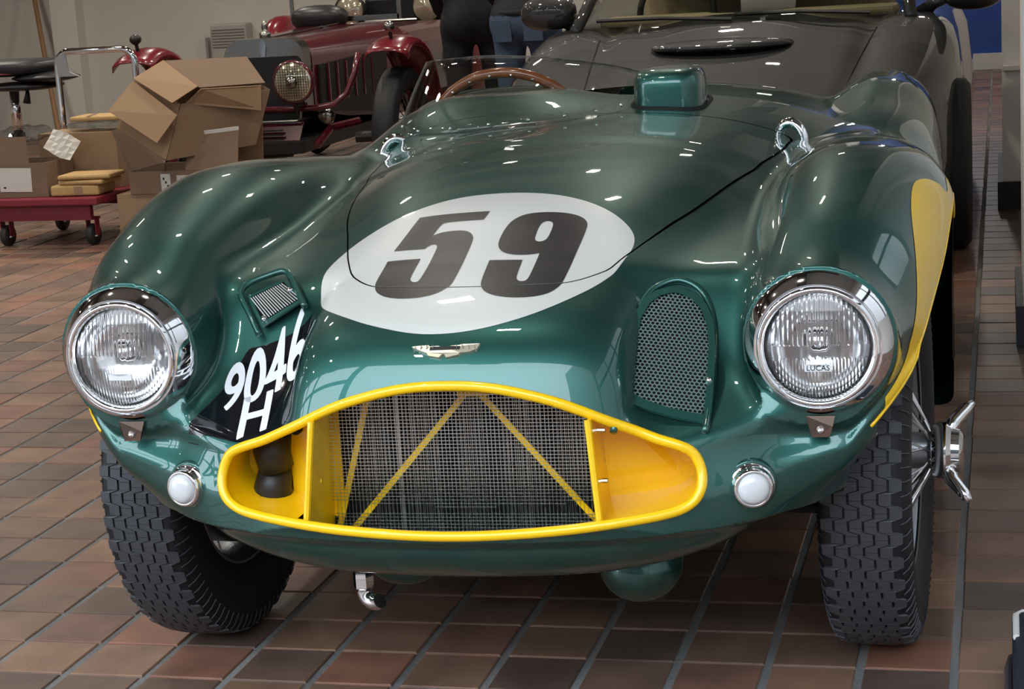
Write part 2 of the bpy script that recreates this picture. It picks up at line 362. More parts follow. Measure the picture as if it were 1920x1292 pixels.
s_ft = spline([(-.6, .757), (-.45, .774), (-.35, .803), (-.2, .838), (0, .872), (.15, .884), (.3, .88), (.5, .864), (.75, .84), (1.0, .805), (1.25, .768), (1.5, .745), (1.8, .75)])
s_fa = spline([(-.6, .112), (-.45, .120), (-.25, .134), (0, .155), (.3, .172), (.8, .165), (1.8, .15)])
s_fx = spline([(-.6, .555), (-.45, .562), (-.25, .58), (0, .594), (.3, .602), (.8, .592), (1.8, .57)])
s_rt = spline([(.9, .60), (1.2, .70), (1.45, .80), (1.75, .835), (2.05, .864), (2.35, .86), (2.7, .82), (3.1, .66), (3.3, .5)])
s_dt = spline([(.7, .84), (1.0, .88), (1.3, .893), (1.8, .885), (2.3, .85), (2.8, .76), (3.2, .6), (3.4, .5)])
s_da = spline([(.2, .50), (.45, .53), (.8, .62), (1.2, .68), (2.0, .70), (2.6, .66), (3.0, .56), (3.4, .40)])
s_zl = spline([(0, .258), (.2, .260), (.3, .270), (.42, .305), (.5, .358), (.57, .415), (.64, .485), (.72, .555), (.9, .62)])
def body_field(x, y, z):
    ax = np.abs(x)
    # bonnet and nose bulge
    wf = 1 - sstep(y, -.5, -.05)
    ye = y - 0.55 * np.minimum(ax, .34)**2 * wf
    a = s_ba(y); b = s_bb(y); n = s_bn(y); top = s_top(ye)
    dz = np.maximum(z - (top - b), 0) / b
    B = ((ax / a)**n + dz**n)**(1 / n) - 1
    B = B * .17
    B = np.maximum(np.maximum(B, y - 1.15), .43 - z)
    # plan outline of the lower nose
    rho = ((ax / .735)**2.3 + (np.maximum(.10 - y, 0) / .705)**2.3)**(1 / 2.3)
    zlow = s_zl(ax); zmid = np.maximum(.425 + .3 * np.maximum(ax - .4, 0), zlow + .045)
    up = z > zmid; zz = np.abs(z - zmid) / np.where(up, np.maximum(.521 - zmid, .03), zmid - zlow); mm = np.where(up, 2.5, 3.8)
    A = ((rho**mm + zz**mm)**(1 / mm) - 1) * .13
    A = np.maximum(A, y - .25)
    # valley floor
    G = smax(z - s_fl(y), (rho - 1.0) * .6, .022)
    G = smax(G, ax - .60, .02); G = np.maximum(G, .40 - z); G = np.maximum(G, y - 1.15)
    # front fender
    t = s_ft(y); fa = s_fa(y); fx = s_fx(y); fb = .175
    dx = (ax - fx) / fa; dzf = np.maximum(z - (t - fb), 0) / fb; zc = t - fb
    dlow = np.maximum(zc - .02 - z, 0) / .30
    dy = np.maximum(-.22 - y, 0) / (.238 + .067 * sstep(z, .57, .70))
    m = 2.35
    q = (np.abs(dx)**m + dzf**m + dy**m + dlow**m * (y < .2))**(1 / m)
    Fd = (q - 1) * fa
    pod = np.maximum(np.hypot(ax - .557, z - .652) - .1155, np.maximum(-.462 - y, y + .1))
    Fd = smin(Fd, pod, .04)
    Fd = smax(Fd, y - 1.75, .15)
    Fd = smax(Fd, zlow * (1 - sstep(y, -.05, .3)) + .3 * sstep(y, -.05, .3) - z, .03)
    # rear half
    da = s_da(y); dt = s_dt(y)
    D = ((ax / da)**2.2 + (np.maximum(z - (dt - .30), 0) / .30)**2.2)**(1 / 2.2) - 1
    D = D * .22
    D = smax(D, .45 - y, .08); D = smax(D, y - 3.25, .2); D = smax(D, .20 - z, .05)
    rt = s_rt(y)
    Rr = ((np.abs(ax - .607) / .15)**2.3 + (np.maximum(z - (rt - .2), 0) / .2)**2.3)**(1 / 2.3) - 1
    Rr = Rr * .155; Rr = smax(Rr, 1.0 - y, .1); Rr = smax(Rr, y - 3.15, .2); Rr = np.maximum(Rr, .22 - z)
    f = smin(B, G, .045)
    f = smin(f, Fd, .036)
    f = smin(f, A, .036)
    f = smin(f, smin(D, Rr, .05), .06)
    # raised cowl in front of the driver
    K = (np.sqrt(((x + .25) / .30)**2 + ((y - 1.10) / .36)**2 + ((z - .78) / .165)**2) - 1) * .165
    f = smin(f, K, .05)
    return f
def grad(p, e=5e-4):
    x, y, z = p.T
    return np.stack([body_field(x + e, y, z) - body_field(x - e, y, z), body_field(x, y + e, z) - body_field(x, y - e, z), body_field(x, y, z + e) - body_field(x, y, z - e)], 1) / (2 * e)
def to_surface(p, it=4):
    for _ in range(it):
        f = body_field(*p.T); g = grad(p); s = f / np.maximum((g * g).sum(1), .05); s = np.clip(s, -.02, .02)
        p = p - g * s[:, None]
    return p
def nrm(p):
    g = grad(p, 1.5e-3); return g / np.maximum(np.linalg.norm(g, axis=1), 1e-9)[:, None]
def mesh_field(y0, y1, h):
    nx = int(.80 / h); gx = (np.arange(2 * nx) - nx + .5) * h; gy = np.arange(y0, y1, h); gz = np.arange(.17, 1.0, h)
    FV = body_field(gx[:, None, None].astype(np.float32), gy[None, :, None].astype(np.float32), gz[None, None, :].astype(np.float32))
    V, Q = surface_nets(FV, (gx[0], gy[0], gz[0]), h); V = to_surface(V, 3)
    T = np.concatenate([Q[:, [0, 1, 2]], Q[:, [0, 2, 3]]]); return V, T, nrm(V)
def hit(o, d, t0=0., t1=3., n=400):
    """first surface crossing along rays (m,3)"""
    o = np.atleast_2d(o).astype(float); d = np.atleast_2d(d).astype(float); ts = np.linspace(t0, t1, n); out = np.full(len(o), np.nan); prev = None
    for k, t in enumerate(ts):
        f = body_field(*(o + d * t).T)
        if prev is not None:
            c = np.isnan(out) & (prev > 0) & (f <= 0); out[c] = t - (ts[1] - ts[0]) * (-f[c]) / (prev[c] - f[c])
        prev = f
    return o + d * out[:, None]
# ---- paint and metal
m_green = mat('green_paint', (.023, .102, .088), .42, metal=.80, coat=1.)
m_yellow = mat('yellow_paint', (.92, .56, .002), .35, coat=.6)
m_white = mat('roundel_white', (.60, .61, .585), .35, coat=.4)
m_black = mat('number_black', (.012, .011, .014), .35, coat=.4)
m_plate = mat('plate_black', (.004, .005, .008), .12, coat=1.)
m_plwhite = mat('plate_white', (.80, .83, .88), .4)
m_chrome = mat('chrome', (.86, .86, .88), .06, metal=1.)
m_steel = mat('brushed_steel', (.55, .54, .53), .28, metal=1.)
m_bronze = mat('lamp_clip_metal', (.24, .17, .14), .22, metal=1.)
m_dark = mat('dark_void', (.006, .006, .007), .8)
m_gap = mat('shut_gap', (.002, .002, .002), .9)
m_rubber = mat('tyre_rubber', (.013, .0135, .016), .55, spec=.35, bump=(90, .08), vary=(14, .25))
m_tread_lit = mat('tread_rubber_lit', (.048, .050, .058), .5, spec=.45, bump=(90, .08), vary=(14, .2))  # paler copy of the tyre rubber; groove shade comes from the colour difference
m_alloy = mat('wheel_alloy', (.30, .31, .33), .38, metal=.9)
m_wood = mat('steering_wood', (.22, .07, .025), .22, coat=.8, vary=(40, .4))
m_hose = mat('black_hose', (.012, .013, .015), .45)
m_leather = mat('seat_leather', (.05, .02, .012), .5, bump=(60, .2))
m_under = mat('underbody_black', (.008, .008, .009), .85)
def glass_mat(name, tint=(1, 1, 1), gloss=.08):
    if name in MATS: return MATS[name]
    m = bpy.data.materials.new(name); m.use_nodes = True; n = m.node_tree.nodes; l = m.node_tree.links; n.clear()
    o = n.new('ShaderNodeOutputMaterial'); t = n.new('ShaderNodeBsdfTransparent'); t.inputs[0].default_value = (*tint, 1)
    g = n.new('ShaderNodeBsdfGlossy'); g.inputs['Roughness'].default_value = .01; mx = n.new('ShaderNodeMixShader')
    lw = n.new('ShaderNodeLayerWeight'); lw.inputs[0].default_value = .5
    pw = n.new('ShaderNodeMath'); pw.operation = 'POWER'; pw.inputs[1].default_value = 4.; mu = n.new('ShaderNodeMath'); mu.operation = 'MULTIPLY_ADD'; mu.inputs[1].default_value = .7; mu.inputs[2].default_value = gloss
    l.new(lw.outputs['Facing'], pw.inputs[0]); l.new(pw.outputs[0], mu.inputs[0]); l.new(mu.outputs[0], mx.inputs[0])
    l.new(t.outputs[0], mx.inputs[1]); l.new(g.outputs[0], mx.inputs[2]); l.new(mx.outputs[0], o.inputs[0])
    MATS[name] = m; return m
m_pane = glass_mat('perspex', (.95, .96, .95), .03)
m_lens = mat('headlamp_glass', (1, 1, 1), .0, trans=1., ior=1.45)
# ---- skin: front at 7 mm, rear coarser, split along shut lines and openings
FVv, FT, FN = mesh_field(-.70, 1.262, .007)
FVv, FT, FN = weld(FVv, FT, FN)
(FVv, FT, FN), _ = clip(FVv, FT, FVv[:, 1] - 1.25, FN)
RV, RT, RN = mesh_field(1.215, 3.45, .015)
_, (RV, RT, RN) = clip(RV, RT, RV[:, 1] - 1.25, RN)
def mirror_poly(P): return P + [(-x, y) for x, y in P[::-1] if x > .001]
GRILLE = mirror_poly([(0, .612), (.05, .610), (.10, .602), (.16, .586), (.205, .568), (.255, .544), (.305, .522), (.345, .510), (.366, .498), (.377, .474), (.376, .449), (.36, .430), (.323, .420), (.223, .411), (.10, .403), (0, .400)])
BONNET = mirror_poly([(0, -.389), (.10, -.384), (.165, -.366), (.212, -.312), (.238, -.25), (.258, -.185), (.287, -.085), (.318, .02), (.348, .155), (.381, .343), (.402, .464), (.425, .614), (.436, .72), (.43, .80), (.3, .82), (0, .83)])
def dense(P, n=6, closed=True):
    """Catmull-Rom through a closed polygon"""
    P = np.array(P, float); N = len(P); out = []
    for i in range(N if closed else N - 1):
        p0, p1, p2, p3 = (P[(i + k) % N] if closed else P[min(max(i + k, 0), N - 1)] for k in (-1, 0, 1, 2))
        for t in np.arange(n) / n: out.append(.5 * ((2 * p1) + (-p0 + p2) * t + (2 * p0 - 5 * p1 + 4 * p2 - p3) * t**2 + (-p0 + 3 * p1 - 3 * p2 + p3) * t**3))
    if not closed: out.append(P[-1])
    return np.array(out)
g_segs = loop_segs(dense(GRILLE, 4)); b_segs = loop_segs(dense(BONNET, 4))
def local_clip(V, T, N, fn, mask, sub=0):
    """clip only the triangles selected by mask (on vertices); fn(V) -> signed value"""
    sel = mask[T].any(1); V2, T2, N2 = V, T[sel], N
    if sub:
        u = np.unique(T2); mp = -np.ones(len(V), int); mp[u] = np.arange(len(u)); V2, T2 = V[u], mp[T2]
        for _ in range(sub): V2, T2 = sub4(V2, T2); V2 = to_surface(V2, 2)
        N2 = nrm(V2)
    g = np.full(len(V2), 1.); u = np.unique(T2); g[u] = fn(V2[u]); a, b = clip(V2, T2, g, N2); return a, b, T[~sel]
def merge(*parts):
    Vs, Ts, Ns = [], [], []; b = 0
    for V, T, N in parts: Vs.append(V); Ts.append(T + b); Ns.append(N); b += len(V)
    return np.concatenate(Vs), np.concatenate(Ts), np.concatenate(Ns)
def compact(V, T, N):
    u = np.unique(T); mp = -np.ones(len(V), int); mp[u] = np.arange(len(u)); return V[u], mp[T], N[u]
# grille mouth
mk = (FVv[:, 1] < -.40) & (np.abs(FVv[:, 0]) < .42) & (FVv[:, 2] > .36) & (FVv[:, 2] < .66)
gi, go, rest = local_clip(FVv, FT, FN, lambda v: segs_sdf(v[:, 0], v[:, 2], g_segs), mk, 1)
MOUTH = gi
FVv, FT, FN = merge(compact(FVv, rest, FN), go)
# wheel arches
ARCH = [(-.40, .15), (-.42, .40), (-.445, .47), (-.44, .515), (-.40, .55), (-.29, .612), (-.15, .665), (0, .712), (.13, .752), (.25, .768), (.38, .757), (.48, .70), (.53, .58), (.54, .40), (.54, .10), (-.40, .10)]
a_segs = loop_segs(dense(ARCH, 4))
mk = (np.abs(FVv[:, 0]) > .50) & (FVv[:, 1] < .60) & (FVv[:, 2] < .8)
arch_fn = lambda v: np.maximum(segs_sdf(v[:, 1], v[:, 2], a_segs), .515 + .125 * (1 - sstep(v[:, 1], -.42, -.31)) - np.abs(v[:, 0]))
_, go, rest = local_clip(FVv, FT, FN, arch_fn, mk, 0)
FVv, FT, FN = merge(compact(FVv, rest, FN), go)
# headlamp holes
mk = (FVv[:, 1] < -.30) & (np.abs(np.abs(FVv[:, 0]) - .557) < .14) & (FVv[:, 2] > .5)
_, go, rest = local_clip(FVv, FT, FN, lambda v: np.hypot(np.abs(v[:, 0]) - .557, v[:, 2] - .652) - .108, mk, 0)
FVv, FT, FN = merge(compact(FVv, rest, FN), go)
# bonnet panel
def bon(v): return segs_sdf(v[:, 0], v[:, 1], b_segs)
def gapw(v): return .0013 + .0017 * sstep(v[:, 1], -.25, .0) * (v[:, 0] > 0)
mk = (np.abs(FVv[:, 0]) < .48) & (FVv[:, 1] > -.45) & (FVv[:, 1] < .9) & (FVv[:, 2] > .6)
inn, out, rest = local_clip(FVv, FT, FN, lambda v: bon(v) + gapw(v), mk, 0)
BONN = inn
V0, T0, N0 = out
inn, out, _r = local_clip(V0, T0, N0, lambda v: bon(v) - gapw(v), np.ones(len(V0), bool), 0)
GAP = inn
FVv, FT, FN = merge(compact(FVv, rest, FN), out)
# yellow band along the wheel arch
BAND = [(-.462, .48), (-.455, .522), (-.392, .590), (-.325, .655), (-.265, .73), (-.20, .778), (-.12, .812), (-.03, .832), (.05, .830), (.12, .812), (.17, .79), (.30, .80), (.50, .72), (.56, .58), (.56, .30), (.3, .30), (-.35, .40)]
bd_segs = loop_segs(dense(BAND, 4))
mk = (np.abs(FVv[:, 0]) > .58) & (FVv[:, 1] < .62) & (FVv[:, 2] > .4)
inn, out, rest = local_clip(FVv, FT, FN, lambda v: np.maximum(np.maximum(segs_sdf(v[:, 1], v[:, 2], bd_segs), .60 + .062 * (1 - sstep(v[:, 1], -.45, -.34)) - np.abs(v[:, 0])), .135 - np.hypot(np.abs(v[:, 0]) - .557, v[:, 2] - .652)), mk, 1)
YBAND = inn
FVv, FT, FN = merge(compact(FVv, rest, FN), out)
FVv, FT, FN = weld(FVv, FT, FN)
# cockpit opening behind the driver's cowl
def rrect(x, y, cx, cy, hx, hy, r):
    qx = np.abs(x - cx) - hx + r; qy = np.abs(y - cy) - hy + r
    return np.hypot(np.maximum(qx, 0), np.maximum(qy, 0)) + np.minimum(np.maximum(qx, qy), 0) - r
cock = lambda v: np.maximum(rrect(v[:, 0], v[:, 1], -.25, 1.53, .26, .36, .12), .5 - v[:, 2])
(FCv, FCt, FCn), (FVv, FT, FN) = clip(FVv, FT, cock(FVv), FN)
_, (RV, RT, RN) = clip(RV, RT, cock(RV), RN)
BODY = merge((FVv, FT, FN), (RV, RT, RN))
mesh_obj('body_shell', *BODY[:2], m_green, CAR, True, BODY[2], label='dark green metallic bodywork')
mesh_obj('bonnet', *BONN[:2], m_green, CAR, True, BONN[2], label='dark green bonnet panel')
GV, GT, GN = compact(*GAP); mesh_obj('shut_line', GV - GN * .006, GT, m_gap, CAR, True)
for s, nm in ((-1, 'a'), (1, 'b')):
    V, T, N = YBAND; sel = (V[T][:, :, 0] * s > 0).all(1); V, T, N = compact(V, T[sel], N)
    yb_ = mesh_obj('wheel_arch_band', V + N * .0008, T, m_yellow, CAR, True, N, label='yellow band around wheel arch')
# returned edges of the openings
def flange(loops, V, off, m, name, parent=CAR):
    vs, fs = [], []
    for L in loops:
        b = len(vs); n = len(L)
        for i in L: vs += [V[i], V[i] + off(V[i])]
        for k in range(n):
            a = b + 2 * k; c = b + 2 * ((k + 1) % n); fs.append((a, c, c + 1, a + 1))
    return mesh_obj(name, np.array(vs), fs, m, parent, True)
for s in (-1, 1):
    P = dense(ARCH[3:12], 4, False); q = []
    for y, z in P:
        xs = np.linspace(.80, .56, 49); f = body_field(xs * s, np.full(49, y), np.full(49, z)); k = np.argmax(f < 0)
        if f[k] < 0 and k > 0: q.append((xs[k] + (xs[k - 1] - xs[k]) * f[k] / (f[k] - f[k - 1]), y, z))
    q = np.array(q)
    if len(q) > 3:
        vs = []; fs = []
        for x, y, z in q: vs += [(s * (x + .001), y, z), (s * (x - .045), y, z + .004)]
        for k in range(len(q) - 1): fs.append((2 * k, 2 * k + 2, 2 * k + 3, 2 * k + 1))
        mesh_obj('wheel_arch_edge', vs, fs, m_yellow, CAR, True)
        MB().tube([(s * (x - .001), y, z) for x, y, z in q], .0035, 6).build('wheel_arch_rim', m_yellow, CAR, True)
# ---- decals: white roundel, 59, number plate
FIVE = [(-.147, -.105), (-.022, -.098), (-.026, -.134), (-.092, -.138), (-.099, -.146), (-.104, -.19), (-.092, -.178), (-.064, -.173), (-.045, -.177), (-.032, -.194), (-.027, -.22), (-.027, -.372), (-.032, -.39), (-.046, -.41), (-.069, -.421), (-.1, -.423), (-.127, -.415), (-.148, -.397), (-.158, -.376), (-.162, -.356), (-.161, -.279), (-.104, -.278), (-.105, -.347), (-.101, -.362), (-.092, -.368), (-.085, -.36), (-.084, -.24), (-.088, -.227), (-.096, -.224), (-.103, -.232), (-.105, -.241), (-.16, -.24)]
NINE = [(.019, -.169), (.027, -.136), (.046, -.114), (.08, -.107), (.116, -.110), (.141, -.121), (.155, -.139), (.160, -.166), (.153, -.365), (.147, -.390), (.135, -.411), (.113, -.424), (.083, -.428), (.055, -.423), (.034, -.411), (.022, -.391), (.018, -.371), (.016, -.292), (.072, -.293), (.073, -.356), (.077, -.368), (.084, -.373), (.092, -.370), (.095, -.352), (.096, -.269), (.080, -.275), (.054, -.275), (.033, -.265), (.021, -.244), (.017, -.219)]
HOLE = [(.077, -.165), (.081, -.149), (.089, -.144), (.098, -.150), (.101, -.166), (.100, -.208), (.096, -.221), (.088, -.226), (.080, -.221), (.077, -.208)]
def soften(P, keep, n=3):
    P = [(p, p in keep) for p in P]
    for _ in range(n):
        Q = []
        for i, (p, k) in enumerate(P):
            if k: Q.append((p, True)); continue
            a = P[i - 1][0]; b = P[(i + 1) % len(P)][0]
            Q += [((p[0] * .75 + a[0] * .25, p[1] * .75 + a[1] * .25), False), ((p[0] * .75 + b[0] * .25, p[1] * .75 + b[1] * .25), False)]
        P = Q
    return [p for p, k in P]
FIVE = soften(FIVE, [(-.147, -.105), (-.022, -.098), (-.026, -.134), (-.104, -.19), (-.161, -.279), (-.104, -.278), (-.105, -.241), (-.16, -.24)])
NINE = soften(NINE, [(.016, -.292), (.072, -.293), (.096, -.269)]); HOLE = soften(HOLE, [])
d_segs = loop_segs(FIVE) + loop_segs(NINE) + loop_segs(HOLE)
nines = loop_segs(NINE) + loop_segs(HOLE)
def decal(src, fn, name, m, lift, sub, box, label=None, up=True, parent=CAR):
    V, T, N = src; mk = (V[:, 0] > box[0]) & (V[:, 0] < box[1]) & (V[:, 1] > box[2]) & (V[:, 1] < box[3]) & (V[:, 2] > .45) & (N[:, 2] > .05)
    sel = mk[T].all(1)
    if not sel.any(): return None
    V, T, N = compact(V, T[sel], N)
    for _ in range(sub): V, T = sub4(V, T)
    if sub:
        V = to_surface(V, 2); N = nrm(V)
    (V, T, N), _ = clip(V, T, fn(V), N)
    if not len(T): return None
    V, T, N = weld(V, T, N, 2e-6)
    return mesh_obj(name, V + N * lift, T, m, parent, True, N, label=label)
RND = [(-.273, -.265), (-.264, -.335), (-.238, -.397), (-.192, -.452), (-.130, -.494), (-.045, -.519), (.045, -.511), (.125, -.470), (.188, -.395), (.226, -.310), (.243, -.214), (.228, -.140), (.173, -.075), (.087, -.022), (-.005, -.003), (-.100, -.021), (-.187, -.084), (-.247, -.160)]
rnd_segs = loop_segs(dense(RND, 6)); circ = lambda v: segs_sdf(v[:, 0], v[:, 1], rnd_segs)
bx_ = (-.30, .27, -.56, .02)
on_b = lambda f: (lambda v: np.maximum(f(v), bon(v) + gapw(v)))
on_n = lambda f: (lambda v: np.maximum(f(v), -(bon(v) - gapw(v))))
nose_src = (FVv, FT, FN)
r1 = decal(BONN, on_b(circ), 'race_roundel', m_white, .0005, 1, bx_, 'white roundel on bonnet')
r2 = decal(nose_src, on_n(circ), 'race_roundel', m_white, .0005, 1, bx_, 'white roundel on nose')
for sg, nm, lb in ((loop_segs(FIVE), 'race_number_five', 'black number 5'), (nines, 'race_number_nine', 'black number 9')):
    fn = lambda v, sg=sg: segs_sdf(v[:, 0], v[:, 1], sg)
    b2 = (-.18, .0, -.44, -.08) if nm.endswith('five') else (.0, .18, -.445, -.09)
    decal(BONN, on_b(fn), nm, m_black, .0011, 2, b2, lb); decal(nose_src, on_n(fn), nm, m_black, .0011, 2, b2, lb)
PLATE = [(-.458, -.497), (-.442, -.474), (-.416, -.417), (-.392, -.366), (-.366, -.358), (-.287, -.345), (-.277, -.35), (-.258, -.44), (-.252, -.50), (-.272, -.515), (-.29, -.528), (-.32, -.537), (-.36, -.534), (-.419, -.510)]
p_segs = loop_segs(dense(PLATE, 4))
pl_ = decal(nose_src, lambda v: np.maximum(segs_sdf(v[:, 0], v[:, 1], p_segs), .508 - v[:, 2]), 'number_plate', m_plate, .0006, 1, (-.48, -.23, -.60, -.32), 'black registration plate panel')
def text_plan(txt, o, ux, uy, bold=.0016):
    S = np.array(text_segs(txt)); x0, y0 = min(S[:, 0].min(), S[:, 2].min()), min(S[:, 1].min(), S[:, 3].min()); x1, y1 = max(S[:, 0].max(), S[:, 2].max()), max(S[:, 1].max(), S[:, 3].max())
    f = lambda a, b: np.array(o)[None] + ((a - x0) / (x1 - x0))[:, None] * np.array(ux)[None] + ((b - y0) / (y1 - y0))[:, None] * np.array(uy)[None]
    A = f(S[:, 0], S[:, 1]); B = f(S[:, 2], S[:, 3]); sg = np.concatenate([A, B], 1)
    return lambda v: segs_sdf(v[:, 0], v[:, 1], sg) - bold
decal(nose_src, text_plan('9046', (-.406, -.470), (.126, .064), (-.012, .084), .0018), 'plate_number', m_plwhite, .0013, 2, (-.44, -.23, -.53, -.32), 'white plate characters')
decal(nose_src, text_plan('H', (-.357, -.530), (.042, .016), (-.015, .090), .0019), 'plate_letter', m_plwhite, .0013, 2, (-.40, -.27, -.59, -.41), 'white plate letter')
# ---- grille mouth: rolled yellow lip, duct, radiator, wire mesh
def front_y(xz):
    xz = np.array(xz, float); o = np.stack([xz[:, 0], np.full(len(xz), -.80), xz[:, 1]], 1); return hit(o, np.tile([0, 1., 0], (len(xz), 1)), 0, .6, 400)
GL = dense(GRILLE, 4); cen = np.array([0, .49])
t_ = np.roll(GL, -1, 0) - np.roll(GL, 1, 0); nn = np.stack([t_[:, 1], -t_[:, 0]], 1); nn /= np.linalg.norm(nn, axis=1)[:, None]
if (nn * (GL - cen)).sum() < 0: nn = -nn
LIP = front_y(GL + nn * .0045); yl = LIP[:, 1].copy()
for _ in range(4): yl = (np.roll(yl, 1) + 2 * yl + np.roll(yl, -1)) / 4
LIP[:, 1] = yl; LIP = LIP[~np.isnan(LIP).any(1)]
MB().tube([tuple(p) for p in LIP], .0082, 10, closed=True).build('grille_lip', m_yellow, CAR, True, label='yellow rolled lip around grille mouth')
vs, fs = [], []; n = len(LIP)
for k, (dy, sx, sz) in enumerate(((0, 1, 1), (.05, .985, .985), (.12, .95, .95), (.20, .90, .90))):
    for p in LIP: vs.append((p[0] * sx, max(p[1] + dy, -.60 + dy), .49 + (p[2] - .49) * sz))
for k in range(3):
    for i in range(n):
        if abs(LIP[i][0]) > .224 or LIP[i][2] > .5: fs.append((k * n + i, k * n + (i + 1) % n, (k + 1) * n + (i + 1) % n, (k + 1) * n + i))
mesh_obj('grille_duct', vs, fs, m_yellow, CAR, True)
def ybox(mb, a, b, w, d=None):
    a = Vector(a); b = Vector(b); ax = (b - a); L = ax.length; z = ax.normalized(); y = Vector((0, 1, 0)); x = y.cross(z).normalized(); y = z.cross(x)
    mb.box((a + b) / 2, (w, d or w, L), Matrix((x, y, z)).transposed()); return mb
for s in (-1, 1):     # divider plates between radiator and side ducts
    mb = MB(); top = Vector((s * .217, -.577, .563)); bot = Vector((s * .231, -.596, .407)); bk = Vector((-s * .004, .125, 0))
    th = Vector((.004 * s, 0, 0))
    mb.prism([top, bot, bot + bk + Vector((0, 0, -.05)), top + bk - Vector((0, 0, .012))], th * 1.2)
    mb.tube([top, bot], .0055, 8); mb.build('grille_divider', m_yellow, CAR)
    for z in (.455, .535): MB().tube([(s * .222, -.53, z), (s * .235, -.53, z)], .004, 8).build('divider_rivet', m_steel if s > 0 else m_yellow, CAR)
# back panels of the side ducts
MB().prism([(.205, -.478, .38), (.37, -.44, .40), (.37, -.44, .53), (.30, -.44, .55), (.205, -.478, .585)], (0, .004, 0)).build('duct_panel', m_yellow, CAR)
MB().prism([(-.205, -.475, .38), (-.296, -.458, .38), (-.296, -.458, .56), (-.205, -.475, .585)], (0, .004, 0)).build('duct_panel', m_yellow, CAR)
MB().prism([(-.346, -.44, .38), (-.40, -.47, .40), (-.40, -.47, .54), (-.340, -.44, .55)], (0, .004, 0)).build('duct_panel', m_yellow, CAR)
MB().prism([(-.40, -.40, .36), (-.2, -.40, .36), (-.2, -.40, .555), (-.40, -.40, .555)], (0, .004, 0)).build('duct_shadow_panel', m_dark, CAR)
hs = MB()
for z0, z1, x0 in ((.398, .46, -.322), (.46, .522, -.318)):
    hs.tube([(x0, -.47, z0), (x0 - .004, -.475, (z0 + z1) / 2), (x0, -.46, z1)], [.029, .031, .027], 14)
hs.tube([(-.345, -.468, .478), (-.295, -.468, .474)], .008, 8); hs.box((-.325, -.487, .475), (.03, .02, .016), bev=.004)
hs.build('brake_duct_hose', m_hose, CAR, True, label='black hose behind side duct')
MB().lathe([(0, 0), (.010, 0), (.010, .01), (0, .01)], (-.280, -.462, .525), RX90, 16).build('duct_hole', m_dark, CAR)
# radiator core with vertical fins
MB().box((.003, -.435, .475), (.44, .01, .33)).build('radiator_core', m_dark, CAR)
m_fin = mat('radiator_fin', (.42, .40, .37), .3, metal=.9, vary=(25, .6)); fm = MB()
for k in range(62):
    x = -.208 + k * .0068 + rng.uniform(-.0011, .0011); wv = rng.uniform(.0005, .0015)
    fm.box((x, -.444, .475), (wv, .012, .32))
fm.box((-.1135, -.452, .475), (.006, .004, .31)); fm.build('radiator_fins', m_fin, CAR, kind='stuff')
for a, b in (((-.149, -.482, .590), (-.218, -.482, .352)), ((.014, -.482, .590), (-.200, -.482, .352)), ((.026, -.482, .590), (.228, -.482, .352))):
    ybox(MB(), a, b, .0095, .004).build('grille_brace', m_yellow, CAR)
MB().box((.02, -.484, .588), (.05, .006, .016)).build('brace_bracket', m_yellow, CAR)
wm = MB()
gxs = -.212 + np.arange(70) * .00618; gzs = np.linspace(.38, .62, 121); IN1 = segs_sdf(*np.meshgrid(gxs, gzs, indexing='ij'), g_segs) < -.001
hzs = .396 + np.arange(38) * .0057; hxs = np.linspace(-.215, .22, 146); IN2 = segs_sdf(*np.meshgrid(hxs, hzs, indexing='ij'), g_segs) < -.001
for k in range(70):
    x = -.212 + k * .00618
    zs = gzs[IN1[k]]
    if len(zs): wm.box((x, -.492, (.34 + zs[-1]) / 2), (.0007, .0007, zs[-1] - .34))
for k in range(10): wm.box((.003, -.4931, .396 - (k + 1) * .0057), (.438, .0009, .0010))
for k in range(38):
    z = .396 + k * .0057; xs = hxs[IN2[:, k]]
    if len(xs): wm.box(((xs[0] + xs[-1]) / 2, -.4931, z), (xs[-1] - xs[0] + .012, .0009, .0010))
wm.build('grille_wire_mesh', mat('mesh_wire', (.60, .60, .58), .3, metal=.95), CAR, kind='stuff')
